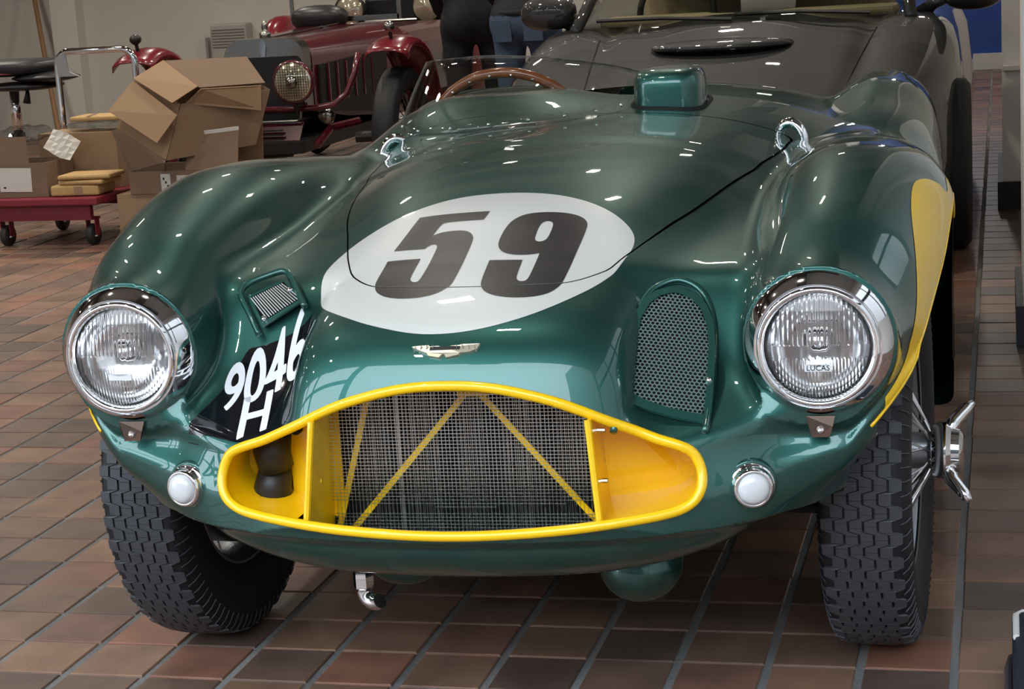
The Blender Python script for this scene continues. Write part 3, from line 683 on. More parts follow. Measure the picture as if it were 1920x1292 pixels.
# ---- headlamps
m_reflector = mat('lamp_reflector', (.88, .88, .90), .10, metal=1.)
def dome(r, h, n=10): return [(r * math.sin(i / n * math.pi / 2), h * math.cos(i / n * math.pi / 2)) for i in range(n + 1)]
for s in (-1, 1):
    c = (s * .557, -.462, .652)
    bz = MB().lathe([(.109, -.05), (.112, -.004), (.1125, .004), (.110, .011), (.1045, .021), (.099, .029), (.0955, .033), (.0945, .030), (.0925, .0305), (.0915, .036), (.0885, .0395), (.0855, .0395), (.0825, .036), (.081, .030), (.080, .015)], c, RX90, 72)
    hl = bz.build('headlamp', m_chrome, CAR, True, label='round chrome rimmed headlamp'); auto_smooth(hl, 50)
    # reflector bowl and bulb
    MB().lathe([(.079, .026)] + [(.079 * math.cos(a), .026 - .062 * math.sin(a)) for a in np.linspace(.05, 1.5, 16)], c, RX90, 56).build('reflector', m_reflector, hl, True)
    MB().lathe([(.0, .020), (.008, .018), (.0125, .012), (.014, .0), (.014, -.03)], (c[0] + s * 0, c[1], c[2] + .006), RX90, 20).build('bulb_shield', m_chrome, hl, True)
    MB().lathe([(.016, .008), (.019, .010), (.021, .006), (.021, -.03)], (c[0], c[1], c[2] + .006), RX90, 28).build('bulb_ring', m_steel, hl, True)
    MB().box((c[0], c[1] - .002, c[2] - .052), (.020, .010, .026), bev=.004).build('side_light', m_steel, hl)
    # fluted lens: two sheets closed at the edge; flutes on the back face
    n_ = 116; uu = np.linspace(-1, 1, n_); U_, W_ = np.meshgrid(uu, uu, indexing='ij'); lx = .0805 * U_ * np.sqrt(1 - W_**2 / 2); lz = .0805 * W_ * np.sqrt(1 - U_**2 / 2)
    k2 = (lx**2 + lz**2) / .0805**2; hf = .031 + .016 * (1 - k2); fade = np.clip((1 - k2) * 5, 0, 1)
    fl = np.where(lz > .004, np.sin(lx * 2 * np.pi / .0072), np.where(lz < -.016, np.sin(lx * 2 * np.pi / .0050), .35 * np.sin(lx * 2 * np.pi / .012))) * .0009 * fade
    hb = hf - .0038 + fl * np.where(np.abs(lx) < .062, 1, .4)
    def sheet(h): return np.stack([c[0] + lx, c[1] - h, c[2] + lz], -1).reshape(-1, 3)
    V = np.concatenate([sheet(hf), sheet(hb)]); q = np.arange(n_ * n_).reshape(n_, n_); quads = np.stack([q[:-1, :-1], q[1:, :-1], q[1:, 1:], q[:-1, 1:]], -1).reshape(-1, 4)
    rim_ = np.concatenate([q[:-1, 0], q[-1, :-1], q[1:, -1][::-1], q[0, 1:][::-1]]); r2_ = np.roll(rim_, -1); side = np.stack([rim_, rim_ + n_ * n_, r2_ + n_ * n_, r2_], 1)
    Fq = np.concatenate([quads, quads[:, ::-1] + n_ * n_, side])
    mesh_obj('lens', V, Fq, m_lens, hl, True, label='clear fluted headlamp glass')
    MB().box((c[0], c[1] - .043, c[2] - .030), (.040, .004, .011), bev=.001).build('lens_nameplate', mat('frosted', (.75, .77, .8), .3), hl)
    if s > 0: text_mesh('lens_lettering', 'LUCAS', .0115, m_dark, hl, Matrix.Translation((c[0], c[1] - .0455, c[2] - .030)) @ Matrix.Rotation(math.pi / 2, 4, 'X'), .0003)
    # clip below
    cb = MB().prism([(c[0] - .022, c[1] - .018, c[2] - .110), (c[0] + .022, c[1] - .018, c[2] - .110), (c[0] + .018, c[1] - .022, c[2] - .126), (c[0] + .0135, c[1] - .022, c[2] - .142), (c[0] - .0135, c[1] - .022, c[2] - .142), (c[0] - .018, c[1] - .022, c[2] - .126)], (0, .006, 0)).build('lamp_clip', m_bronze, hl)
    MB().lathe([(0, .007), (.004, .006), (.0062, .002), (.0065, 0)], (c[0], c[1] - .022, c[2] - .131), RX90, 16).build('clip_screw', m_chrome, hl, True)
    # side lamps
    c2 = (s * .453, -.515, .443); R2 = rotm('Z', s * .25) @ RX90
    sl = MB().lathe([(.034, -.03), (.036, .0), (.034, .006), (.0325, .006), (.032, .014), (.029, .020), (.0255, .022), (.0245, .019)], c2, R2, 40).build('side_lamp', m_chrome, CAR, True, label='small round front side lamp')
    MB().lathe([(.042, -.03), (.040, -.004), (.036, .001), (.034, -.002)], c2, R2, 36).build('lamp_seat_ring', m_green, sl, True)
    MB().lathe([(.0245, .019), (.0235, .024), (.019, .0285), (.011, .031), (0, .032)], c2, R2, 32).build('lens', mat('opal_lens', (.62, .64, .66), .12, coat=.6), sl, True)
# ---- cooling scoops beside the nose
m_rail = m_green
railR = [(.252, -.556, .538), (.258, -.50, .588), (.263, -.43, .638), (.266, -.37, .675), (.274, -.335, .698), (.291, -.311, .714), (.326, -.298, .7235), (.360, -.307, .711), (.379, -.327, .686), (.388, -.355, .652), (.391, -.40, .612), (.390, -.46, .571), (.387, -.525, .530)]
MB().tube([tuple(p) for p in dense(railR, 5, False)], .0058, 10).build('scoop_rail', m_rail, CAR, True)
def hexnet(o, ex, ev, outline, pitch, k, nrmv, th):
    mb = MB(); o, ex, ev, nv = map(Vector, (o, ex, ev, nrmv)); sg = loop_segs(outline); P = np.array(outline); R = pitch / math.sqrt(3)
    cells = []; j = 0; v = P[:, 1].min()
    while v < P[:, 1].max():
        u = P[:, 0].min() + (pitch / 2 if j % 2 else 0)
        while u < P[:, 0].max(): cells.append((u, v)); u += pitch
        v += pitch * .866; j += 1
    cells = np.array(cells); cells = cells[segs_sdf(cells[:, 0], cells[:, 1], sg) < -.0005]
    for u, v in cells.tolist():
                vs = []
                for sc, dz in ((1, 0), (k, .0), (k, -th)):
                    for i in range(6):
                        a = math.pi / 3 * i + math.pi / 6; vs.append(o + ex * (u + R * sc * math.cos(a)) + ev * (v + R * sc * math.sin(a)) + nv * dz)
                fs = []
                for i in range(6):
                    q = (i + 1) % 6; fs += [(i, q, 6 + q, 6 + i), (6 + i, 6 + q, 12 + q, 12 + i)]
                mb.add(vs, fs)
    return mb
ev = Vector((0, .172, .159)).normalized(); ex = Vector((1, 0, -.13)).normalized(); nv = ex.cross(ev).normalized()
if nv.y > 0: nv = -nv
oR = Vector((.327, -.492, .562))
half = [(.058, 0), (.0585, .06), (.058, .12), (.053, .16), (.042, .19), (.026, .208), (.006, .2165)]
OUT = [(-.062, .016)] + [(-.030, .003), (0, -.004), (.03, -.008), (.057, -.009)] + [(u, v) for u, v in half[1:]] + [(-u, v) for u, v in half[::-1][:-1]]
hexnet(oR, ex, ev, OUT, .0072, .74, nv, .0015).build('scoop_mesh', mat('mesh_green_grey', (.25, .36, .35), .35, metal=.7), CAR, kind='stuff')
OUTb = [(u * 1.09, v + (.004 if v > .1 else -.004)) for u, v in OUT]
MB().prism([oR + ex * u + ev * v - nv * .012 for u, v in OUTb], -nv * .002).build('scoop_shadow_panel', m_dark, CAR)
fr = MB(); N_ = len(OUT)
for i in range(N_):
    a, b = OUT[i], OUT[(i + 1) % N_]
    fo = lambda p, k: oR + ex * (p[0] * (1 + k / .058)) + ev * (p[1] + (k if p[1] > .15 else (-k * 1.3 if p[1] < .03 else 0))) + nv * .002
    A, B, C_, D_ = fo(a, -.001), fo(b, -.001), fo(b, .010), fo(a, .010); fr.add([A, B, C_, D_, A - nv * .006, B - nv * .006, C_ - nv * .006, D_ - nv * .006], [(0, 1, 2, 3), (4, 7, 6, 5), (0, 4, 5, 1), (3, 2, 6, 7)])
fr.build('scoop_frame', m_green, CAR)
for u, v in ((-.062, .085), (.061, .055)):
    p = oR + ex * u + ev * v + nv * .003; MB().lathe([(0, .006), (.004, .005), (.0055, .001), (.0055, 0)], p, RX90, 14).build('scoop_screw', m_chrome, CAR, True)
railL = [(-.366, -.366, .660), (-.387, -.346, .692), (-.407, -.325, .718), (-.407, -.310, .730), (-.395, -.298, .738), (-.366, -.284, .747), (-.345, -.278, .751), (-.332, -.286, .745), (-.314, -.310, .727), (-.290, -.346, .702)]
MB().tube([tuple(p) for p in dense(railL, 5, False)], .0058, 10).build('scoop_rail', m_rail, CAR, True)
q = [Vector(p) for p in ((-.391, -.322, .716), (-.339, -.300, .737), (-.304, -.334, .711), (-.362, -.354, .679))]   # TL TR BR BL
def bil(u, v): return (q[0] * (1 - u) + q[1] * u) * (1 - v) + (q[3] * (1 - u) + q[2] * u) * v
sm = MB()
for k in range(15):
    u = (k + .5) / 15; a = bil(u - .04, .04) ; b = bil(u + .10, .97); sm.tube([a, b], .0013, 5)
sm.build('scoop_slats', mat('slat_metal', (.45, .50, .50), .35, metal=.8), CAR, kind='stuff')
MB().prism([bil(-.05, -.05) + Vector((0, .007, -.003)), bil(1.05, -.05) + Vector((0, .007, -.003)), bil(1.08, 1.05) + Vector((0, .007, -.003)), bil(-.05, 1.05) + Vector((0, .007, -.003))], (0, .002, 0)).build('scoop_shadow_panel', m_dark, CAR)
fr = MB(); cn = [(-.07, -.07), (1.07, -.07), (1.12, 1.12), (-.07, 1.12)]; ci = [(0, 0), (1, 0), (1.02, 1), (0, 1)]
for i in range(4):
    A, B = bil(*ci[i]), bil(*ci[(i + 1) % 4]); C_, D_ = bil(*cn[(i + 1) % 4]), bil(*cn[i]); dd = Vector((0, .012, -.004)); fr.add([A, B, C_, D_, A + dd, B + dd, C_ + dd, D_ + dd], [(0, 1, 2, 3), (4, 7, 6, 5), (0, 4, 5, 1), (3, 2, 6, 7)])
fr.build('scoop_frame', m_green, CAR)
for u, v in ((1.0, .45), (.06, .92)): MB().lathe([(0, .007), (.004, .006), (.0058, .001), (.0058, 0)], bil(u, v), RX90, 14).build('scoop_screw', m_chrome, CAR, True)
# ---- winged nose badge
bw = [(603, 910), (640, 907), (690, 905), (697, 912), (740, 910), (778, 918), (816, 908), (855, 906), (862, 900), (957, 898), (944, 925), (905, 940), (858, 945), (850, 955), (790, 968), (778, 952), (766, 952), (752, 968), (695, 958), (685, 943), (640, 930)]
gN = nrm(np.array([[-.003, -.546, .664]]))[0]; gN = Vector(gN); ub = (Vector((0, 0, 1)) - gN * gN.z).normalized(); rb = Vector((1, 0, 0)); ob = Vector((-.003, -.546, .664)) + gN * .006
m_badge = mat('badge_gilt', (.80, .74, .58), .22, metal=.7)
bv = MB(); 
mid = (778, 930)
badge = bv.prism([ob + rb * ((x - 778) * .000302) + ub * (-(y - 932) * .00034) - gN * (abs(x - 778) / 178)**2 * .0015 for x, y in bw], -gN * .008).build('winged_badge', m_badge, CAR, label='cream and gilt winged nose badge')
for k in range(-5, 6):
    if abs(k) < 2: continue
    x = k * .0095; MB().box(ob + rb * x + ub * (.004 - abs(x) * .02) + gN * (.0002 - (abs(x) / .054)**2 * .0015), (.0012, .0016, .011), Matrix.Rotation(-k * .06, 3, 'Y')).build('feather_line', m_steel, badge)
MB().prism([ob + rb * a + ub * b + gN * .0006 for a, b in ((-.0235, .006), (.0235, .007), (.0235, .001), (-.0235, 0))], -gN * .0012).build('badge_bar', m_black, badge)
# ---- chrome bonnet fasteners
for s in (-1, 1):
    c = Vector((s * .437, .815, .815)); P = [c + Vector((.030 * math.cos(a) * s, -.012 * math.cos(a), .050 * math.sin(a))) for a in np.linspace(-.15, math.pi + .15, 18)]
    h_ = MB().tube(P, [.0085 + .003 * math.sin(a) for a in np.linspace(0, math.pi, 18)], 12).build('bonnet_fastener', m_chrome, CAR, True, label='chrome loop bonnet fastener')
    for e in (-1, 1): MB().lathe([(.0, .010), (.010, .008), (.013, .0), (.013, -.012)], c + Vector((e * .030, 0, -.006)), None, 20).build('fastener_foot', m_chrome, h_, True)
# ---- windscreen, mirror fairing, steering wheel, cockpit
wb = dense([(-.462, 1.00), (-.447, .90), (-.39, .80), (-.29, .735), (-.18, .705), (-.08, .72), (0, .77), (.06, .85), (.09, .95), (.095, 1.03)], 6, False)
wt = dense([(-.435, 1.13, 1.005), (-.405, 1.02, 1.019), (-.33, .935, 1.028), (-.235, .895, 1.033), (-.13, .885, 1.027), (-.03, .91, 1.012), (.04, .955, .995), (.078, 1.0, .980), (.092, 1.06, .970), (.094, 1.11, .962)], 6, False)
bz_ = hit(np.column_stack([wb, np.full(len(wb), 1.1)]), np.tile([0, 0, -1.], (len(wb), 1)), 0, .6, 300)
vs, fs = [], []; n = len(wb); J = 8
for j in range(J + 1):
    for i in range(n):
        a = Vector(bz_[i]) ; b = Vector(wt[i]); t = j / J; p = a.lerp(b, t); p.y -= .012 * math.sin(t * math.pi); vs.append(p)
for j in range(J):
    for i in range(n - 1): fs.append((j * n + i, j * n + i + 1, (j + 1) * n + i + 1, (j + 1) * n + i))
ws = mesh_obj('windscreen', vs, fs, m_pane, CAR, True, label='clear curved perspex windscreen')
so = ws.modifiers.new('thick', 'SOLIDIFY'); so.thickness = .003; so.offset = 0
MB().tube([Vector(v) for v in vs[J * n:(J + 1) * n]], .0012, 5).build('screen_edge', mat('perspex_edge', (.35, .38, .36), .1, alpha=.7), ws)
for i in range(3, n - 3, 5):
    p = Vector(bz_[i]); MB().lathe([(0, .004), (.003, .003), (.004, 0)], p + Vector((0, -.004, .012)), RX90, 10).build('screen_rivet', m_chrome, ws, True)
def superell(c, r, e1, e2, n=28, m=44, taper=None):
    V, Fq = [], []
    for i in range(n + 1):
        ph = -math.pi / 2 + math.pi * i / n
        for j in range(m):
            th = 2 * math.pi * j / m; f = lambda v, e: math.copysign(abs(v)**e, v)
            x = f(math.cos(ph), e1) * f(math.cos(th), e2); y = f(math.cos(ph), e1) * f(math.sin(th), e2); z = f(math.sin(ph), e1)
            if taper: x, y, z = taper(x, y, z)
            V.append((c[0] + r[0] * x, c[1] + r[1] * y, c[2] + r[2] * z))
    for i in range(n):
        for j in range(m): Fq.append((i * m + j, i * m + (j + 1) % m, (i + 1) * m + (j + 1) % m, (i + 1) * m + j))
    return V, Fq
V, Fq = superell((.160, 1.02, .915), (.079, .13, .070), .38, .55, taper=lambda x, y, z: (x * (1 - .12 * max(y, 0)), y, z * (1 - .35 * max(y, 0))))
mf = mesh_obj('mirror_fairing', V, Fq, m_green, CAR, True, label='green streamlined mirror fairing on scuttle')
gk = [(.160 + .082 * math.copysign(abs(math.cos(a))**.5, math.cos(a)), 1.02 + .131 * math.copysign(abs(math.sin(a))**.5, math.sin(a)), .895) for a in np.linspace(0, 2 * math.pi, 40)[:-1]]
gz_ = hit(np.array([(x, y, 1.1) for x, y, z in gk]), np.tile([0, 0, -1.], (len(gk), 1)), 0, .5, 250)
MB().tube([tuple(p) for p in gz_], .005, 8, closed=True).build('fairing_gasket', m_dark, mf, True)
swc = Vector((-.255, 1.20, .800)); tl = math.radians(24)
e1 = Vector((1, 0, 0)); e2 = Vector((0, -math.sin(tl) * -1, math.cos(tl)))
e2 = Vector((0, -math.sin(tl), math.cos(tl)))
sw = MB().tube([swc + e1 * .198 * math.cos(a) + e2 * .198 * math.sin(a) for a in np.linspace(0, 2 * math.pi, 65)[:-1]], .0125, 12, closed=True).build('steering_wheel', m_wood, CAR, True, label='wood rimmed steering wheel')
en = e1.cross(e2)
for k in range(24):
    a = 2 * math.pi * (k + .5) / 24
    for sg_ in (-1,): MB().lathe([(0, .003), (.003, .002), (.0035, 0)], swc + e1 * .198 * math.cos(a) + e2 * .198 * math.sin(a) + en * (.0125 if en.y < 0 else -.0125), RX90, 8).build('wheel_rivet', m_chrome, sw, True)
for a in (.5, math.pi - .5, -math.pi / 2 - .0):
    d = e1 * math.cos(a) + e2 * math.sin(a); ybox(MB(), swc, swc + d * .19, .03, .004).build('wheel_spoke', m_steel, sw)
MB().lathe([(0, .03), (.03, .028), (.04, .0), (.02, -.25)], swc, RX90, 24).build('wheel_boss', m_dark, sw, True)
tub = MB().box((-.25, 1.5, .46), (.56, .86, .02)).box((-.53, 1.5, .62), (.02, .86, .34)).box((.03, 1.5, .62), (.02, .86, .34)).box((-.25, 1.94, .62), (.56, .02, .34)).build('cockpit_tub', m_dark, CAR)
st = MB().box((-.25, 1.52, .52), (.42, .42, .12), bev=.04).build('seat_cushion', m_leather, CAR); MB().box((-.25, 1.80, .68), (.42, .12, .34), rotm('X', -.2), bev=.04).build('seat_back', m_leather, CAR)
# ---- underside pieces
V, Fq = superell((.240, -.27, .238), (.072, .085, .064), 1., 1.); mesh_obj('sump_bulge', V, Fq, m_green, CAR, True, label='rounded green bulge under the nose')
pp = Vector((-.243, -.29, .225))
pf = MB().lathe([(.0, .0), (.017, .0), (.018, -.004), (.018, -.028), (.014, -.031), (.013, -.036)], pp, None, 6).tube([pp + Vector((.019 * (1 - math.cos(a)), -.010 * (1 - math.cos(a)), -.034 - .019 * math.sin(a))) for a in np.linspace(0, 2.3, 14)], .0135, 14).build('drain_elbow', m_chrome, CAR, label='chrome pipe elbow under the nose'); auto_smooth(pf, 35)
V, Fq = superell((-.185, -.22, .225), (.07, .05, .045), 1., 1.); mesh_obj('drain_shroud', V, Fq, m_green, CAR, True)
MB().box((0, 1.45, .215), (.96, 2.3, .02)).build('floor_pan', m_under, CAR)
# ---- wheels
RY90 = rotm('Y', math.pi / 2)
def tread_mesh(R=.3455, base=.3385, W=.060, N=46, ribs=5):
    mb = MB(); A = .0085; gap = .0020; per = 2 * math.pi / N
    def wave(t):
        t = t % 1
        if t < .38: return 1
        if t < .5: return 1 - (t - .38) / .12 * 2
        if t < .88: return -1
        return -1 + (t - .88) / .12 * 2
    ts = [.02, .38, .5, .68]; 
    wd = 2 * W / ribs
    for r_ in range(ribs):
        for k in range(N):
            off = (0, .30, .62, .18, .46)[r_ % 5]
            for h0, h1 in ((off + .007, off + .493), (off + .507, off + .993)):
                tt = [h0] + [t for t in (.38, .5, .88, 1., 1.38, 1.5) if h0 + .004 < t < h1 - .004] + [h1]; vs = []
                for t in tt:
                    an = (k + t) * per
                    for e in (0, 1):
                        u = -W + wd * (r_ + e) + A * wave(t) + (gap if e == 0 else -gap); u = max(-W - .006, min(W + .006, u))
                        for rad in (R - .0045 * (u / W)**4, base - .002):
                            vs.append((u, rad * math.sin(an), rad * math.cos(an)))
                m = len(tt); fs = []
                for i in range(m - 1):
                    a = 4 * i; fs += [(a, a + 2, a + 6, a + 4), (a, a + 4, a + 5, a + 1), (a + 2, a + 3, a + 7, a + 6)]
                fs += [(0, 1, 3, 2), (4 * m - 4, 4 * m - 2, 4 * m - 1, 4 * m - 3)]
                mb.add(vs, fs)
    for k in range(90):     # shoulder ribs
        an = 2 * math.pi * k / 90
        for sd in (-1, 1):
            P = []
            for u, rad in ((.0635, .3385), (.072, .325), (.077, .306)): P.append(Vector((sd * u, rad * math.sin(an), rad * math.cos(an))))
            mb.tube(P, .0013, 4, cap=False)
    return mb
PROF = [(0.205, -0.048), (0.215, -0.06), (0.245, -0.073), (0.275, -0.0775), (0.3, -0.0765), (0.322, -0.0715), (0.335, -0.064), (0.3395, -0.054), (0.34, -0.03), (0.3402, 0), (0.34, 0.03), (0.3395, 0.054), (0.335, 0.064), (0.322, 0.0715), (0.3, 0.0765), (0.275, 0.0775), (0.245, 0.073), (0.215, 0.06), (0.205, 0.048)]
tyre0 = MB().lathe(PROF, (0, 0, 0), RY90, 96); tread0 = tread_mesh()
me_t = None
for s in (-1, 1):
    wl_ = tyre0.build('front_wheel', m_rubber, CAR, True, label='black tyred wire wheel'); wl_.location = (s * .630, .055, .3455); wl_.rotation_euler = (0, 0, math.radians(-4))
    if me_t is None: td = tread0.build('tread', m_tread_lit, wl_, kind='stuff'); me_t = td.data
    else: td = bpy.data.objects.new('tread', me_t); COL.objects.link(td); td.parent = wl_; td['kind'] = 'stuff'
    MB().lathe([(.2065, -.058), (.211, -.060), (.213, -.055), (.200, -.050), (.188, -.030), (.184, 0), (.188, .030), (.200, .050), (.213, .055), (.211, .060), (.2065, .058)], (0, 0, 0), RY90, 64).build('rim', m_alloy, wl_, True)
    # hub, spokes, two-eared spinner on the outer side
    hubm = MB().lathe([(.045, -.05), (.045, .03), (.034, .045), (.031, .085), (.040, .092), (.040, .100), (0, .100)], (0, 0, 0), rotm('Y', s * math.pi / 2), 32).build('hub', m_alloy, wl_, True); auto_smooth(hubm, 40)
    for k in range(40):
        a = 2 * math.pi * k / 40; ly = k % 2; tw = .28 * (1 if (k // 2) % 2 else -1)
        p0 = Vector((s * (.090 if ly else .035), .036 * math.sin(a + tw), .036 * math.cos(a + tw))); p1 = Vector((s * (.012 if ly else -.02), .188 * math.sin(a), .188 * math.cos(a)))
        if s > 0 or k % 2 == 0: MB().tube([p0, p1], .0024, 6).build('spoke', m_steel, wl_)
    spn = MB().lathe([(.046, .094), (.050, .104), (.050, .118), (.040, .126), (.038, .140), (.030, .146), (0, .147)], (0, 0, 0), rotm('Y', s * math.pi / 2), 36).build('spinner', m_chrome, wl_, True); auto_smooth(spn, 40)
    for e in (-1, 1):
        an = .78; d = Vector((0, math.sin(an) * e, math.cos(an) * e)); pts = [Vector((s * .118, 0, 0)) + d * .03, Vector((s * .128, 0, 0)) + d * .06, Vector((s * .150, 0, 0)) + d * .088, Vector((s * .160, 0, 0)) + d * .100]
        MB().tube(pts, [.016, .013, .011, .006], 10).build('spinner_ear', m_chrome, wl_, True)
    MB().lathe([(.02, -.075), (.165, -.072), (.17, -.06), (.17, -.01), (.10, .0), (.03, .0)], (0, 0, 0), rotm('Y', s * math.pi / 2), 48).build('brake_drum', mat('drum_metal', (.06, .06, .065), .5, metal=.6), wl_, True)
    rw = tyre0.build('rear_wheel', m_rubber, CAR, True); rw.location = (s * .61, 2.265, .345)
    MB().lathe([(0, .02), (.2, .03), (.207, .05)], (0, 0, 0), rotm('Y', s * math.pi / 2), 40).build('wheel_disc', m_alloy, rw, True)
    # dark inner wing
    vs, fs = [], []
    for k in range(25):
        a = math.pi * (.30 + k / 24 * .80)
        for x in (.505, .695): vs.append((s * x, .055 - .41 * math.cos(a), .345 + .41 * math.sin(a)))
    for k in range(24): fs.append((2 * k, 2 * k + 1, 2 * k + 3, 2 * k + 2))
    b = len(vs); vs.append((s * .505, .055, .345)); fs += [(b, 2 * k, 2 * k + 2) for k in range(24)]
    mesh_obj('inner_wing', vs, fs, m_under, CAR)
    # suspension arm
    MB().tube([(s * .30, .03, .26), (s * .56, .055, .24)], .016, 8).tube([(s * .30, .06, .42), (s * .56, .055, .44)], .013, 8).build('suspension_arm', m_hose, CAR)
# ------------------------------------------------------------------ background things
m_card = mat('cardboard', (.30, .195, .115), .85, vary=(8, .12)); m_card2 = mat('cardboard_brown', (.19, .125, .085), .85, vary=(8, .15)); m_cardin = mat('cardboard_inside', (.24, .155, .095), .9)
m_paper = mat('white_paper', (.62, .60, .56), .8); m_label = mat('paper_label', (.50, .49, .46), .7); m_manila = mat('manila', (.48, .31, .13), .75, vary=(20, .12))
m_tape = mat('dark_tape', (.02, .02, .022), .35); m_redp = mat('trolley_red', (.22, .022, .035), .45); m_castor = mat('castor_rubber', (.02, .02, .02), .6)
m_blk = mat('black_vinyl', (.012, .012, .014), .4); m_pole = mat('broom_wood', (.24, .13, .06), .6); m_clear = glass_mat('plastic_wrap', (.9, .92, .92), .12)
def quad_panel(a, b, c, d, th=.005):
    a, b, c, d = map(Vector, (a, b, c, d)); n = (b - a).cross(d - a).normalized() * th; return MB().prism([a, b, c, d], n)
def carton(name, label, x0, x1, y0, y1, z0, z1, m=None, rz=0., open_top=False, group='cardboard boxes by the trolley', tape=False):
    m = m or m_card; w, d, h = x1 - x0, y1 - y0, z1 - z0
    t = empty(name, ((x0 + x1) / 2, (y0 + y1) / 2, z0), rz, label, 'box', group); e = .006
    MB().box((0, -d / 2 + e / 2, h / 2), (w, e, h)).build('front_panel', m, t); MB().box((0, d / 2 - e / 2, h / 2), (w, e, h)).build('back_panel', m, t)
    MB().box((-w / 2 + e / 2, 0, h / 2), (e, d - 2 * e, h)).build('side_panel', m, t); MB().box((w / 2 - e / 2, 0, h / 2), (e, d - 2 * e, h)).build('side_panel', m, t)
    MB().box((0, 0, e / 2), (w - 2 * e, d - 2 * e, e)).build('base_panel', m, t)
    if not open_top:
        MB().box((0, -d / 4, h - e / 2 + .001), (w, d / 2 - .003, e)).build('top_flap', m, t); MB().box((0, d / 4, h - e / 2 + .001), (w, d / 2 - .003, e)).build('top_flap', m, t)
        if tape: MB().box((0, 0, h + .0025), (w + .002, .05, .002)).build('tape', m_manila, t)
    return t, w, d, h
# trolley
t = empty('platform_trolley', (-2.60, 5.45, 0), math.radians(-3), 'red platform trolley with chrome push handle carrying cartons', 'trolley')
MB().box((0, 0, .222), (.62, .72, .036), bev=.006).build('deck', m_redp, t); [MB().box((-.02, y, .165), (.53, .03, .075)).build('frame_rail', m_redp, t) for y in (-.30, .30)]
for x in (-.25, .22):
    for y in (-.26, .26):
        c = MB().lathe([(.01, -.016), (.048, -.016), (.052, -.01), (.052, .01), (.048, .016), (.01, .016)], (x, y, .052), rotm('Y', math.pi / 2), 24).build('castor', m_castor, t, True)
        MB().box((x - .024, y, .09), (.004, .04, .09)).box((x + .024, y, .09), (.004, .04, .09)).box((x, y, .130), (.055, .06, .01)).build('castor_fork', m_redp, c)
        MB().lathe([(0, .008), (.008, .006), (.009, 0)], (x + .026, y - .02, .045), None, 10).build('castor_bolt', m_steel, c)
hx0, hx1, hy = -.235, .205, .345; P = [(hx0, hy, .24), (hx0, hy, .55), (hx0, hy, .82)] + [(hx0 + .07 * (1 - math.cos(a)), hy, .83 + .07 * math.sin(a)) for a in np.linspace(0, math.pi / 2, 7)] + [(hx1 - .07 * (1 - math.cos(a)), hy, .83 + .07 * math.sin(a)) for a in np.linspace(math.pi / 2, 0, 7)] + [(hx1, hy, .55), (hx1, hy, .24)]
MB().tube(P, .0165, 14).build('push_handle', m_chrome, t, True)
MB().prism([(hx0, hy - .02, .87), (hx0 + .06, hy - .02, .895), (hx0 + .07, hy - .02, .80), (hx0 + .13, hy - .02, .775), (hx0 + .01, hy - .02, .775)], (0, .008, 0)).build('document_clip', m_steel, t)
# cartons on the trolley
a, w_, d_, h_ = carton('cardboard_box', 'open brown carton with white address sheet on left end of trolley', -2.93, -2.60, 5.16, 5.44, .241, .405, m_card2, open_top=True, group='cartons on the trolley')
MB().box((.0, -d_ / 2 - .002, h_ * .52), (.17, .002, .115), rotm('Y', .03)).build('address_sheet', m_paper, a)
quad_panel((-w_ / 2, -d_ / 2 + .01, h_), (w_ / 2 - .09, -d_ / 2 + .01, h_), (w_ / 2 - .105, -d_ / 2 + .03, h_ + .125), (-w_ / 2, -d_ / 2 + .03, h_ + .125)).build('top_flap', m_card2, a)
MB().box((-.06, -d_ / 2 - .0035, h_ * .3), (.012, .001, .008)).build('stamp_mark', m_dark, a)
pp_ = MB(); pv = [(x, y, .06 * math.sin(x * 40 + y * 30) * .3) for x in np.linspace(-.07, .07, 6) for y in np.linspace(-.06, .06, 5)]
for i in range(5):
    for j in range(4): q0 = i * 5 + j; pp_.add([pv[q0], pv[q0 + 1], pv[q0 + 6], pv[q0 + 5]], [(0, 1, 2, 3)])
po = pp_.build('packing_paper', m_paper, label='crumpled white packing paper sticking out of open carton', cat='paper'); po.location = (-2.575, 5.30, .475); po.rotation_euler = (1.1, .5, .3); sm_ = po.modifiers.new('t', 'SOLIDIFY'); sm_.thickness = .003
V, Fq = superell((-2.78, 5.33, .535), (.13, .10, .035), .8, .8, 10, 20, taper=lambda x, y, z: (x + .1 * math.sin(y * 7), y, z + .3 * math.sin(x * 9 + y * 5)))
mesh_obj('plastic_wrap', V, Fq, m_clear, label='clear crumpled plastic wrap on top of open carton', cat='plastic')
b, w_, d_, h_ = carton('cardboard_box', 'plain closed carton at the back of the trolley under a padded envelope', -2.78, -2.36, 5.45, 5.72, .241, .515, m_card, group='cartons on the trolley')
en = MB().box((0, 0, 0), (.28, .20, .022), bev=.008).build('padded_envelope', m_manila, label='flat manila envelope lying on plain closed carton', cat='envelope', group='manila envelopes'); en.location = (-2.48, 5.59, .580)
MB().box((-.06, 0, .0115), (.02, .2, .001), rotm('Z', .25)).build('tape', m_card2, en)
V, Fq = superell((-2.50, 5.58, .541), (.16, .12, .022), .5, .5, 8, 24, taper=lambda x, y, z: (x, y, z * (1 + .25 * math.sin(x * 17)))); mesh_obj('bubble_wrap', V, Fq, m_clear, label='clear bubble wrap under the flat manila envelope', cat='plastic')
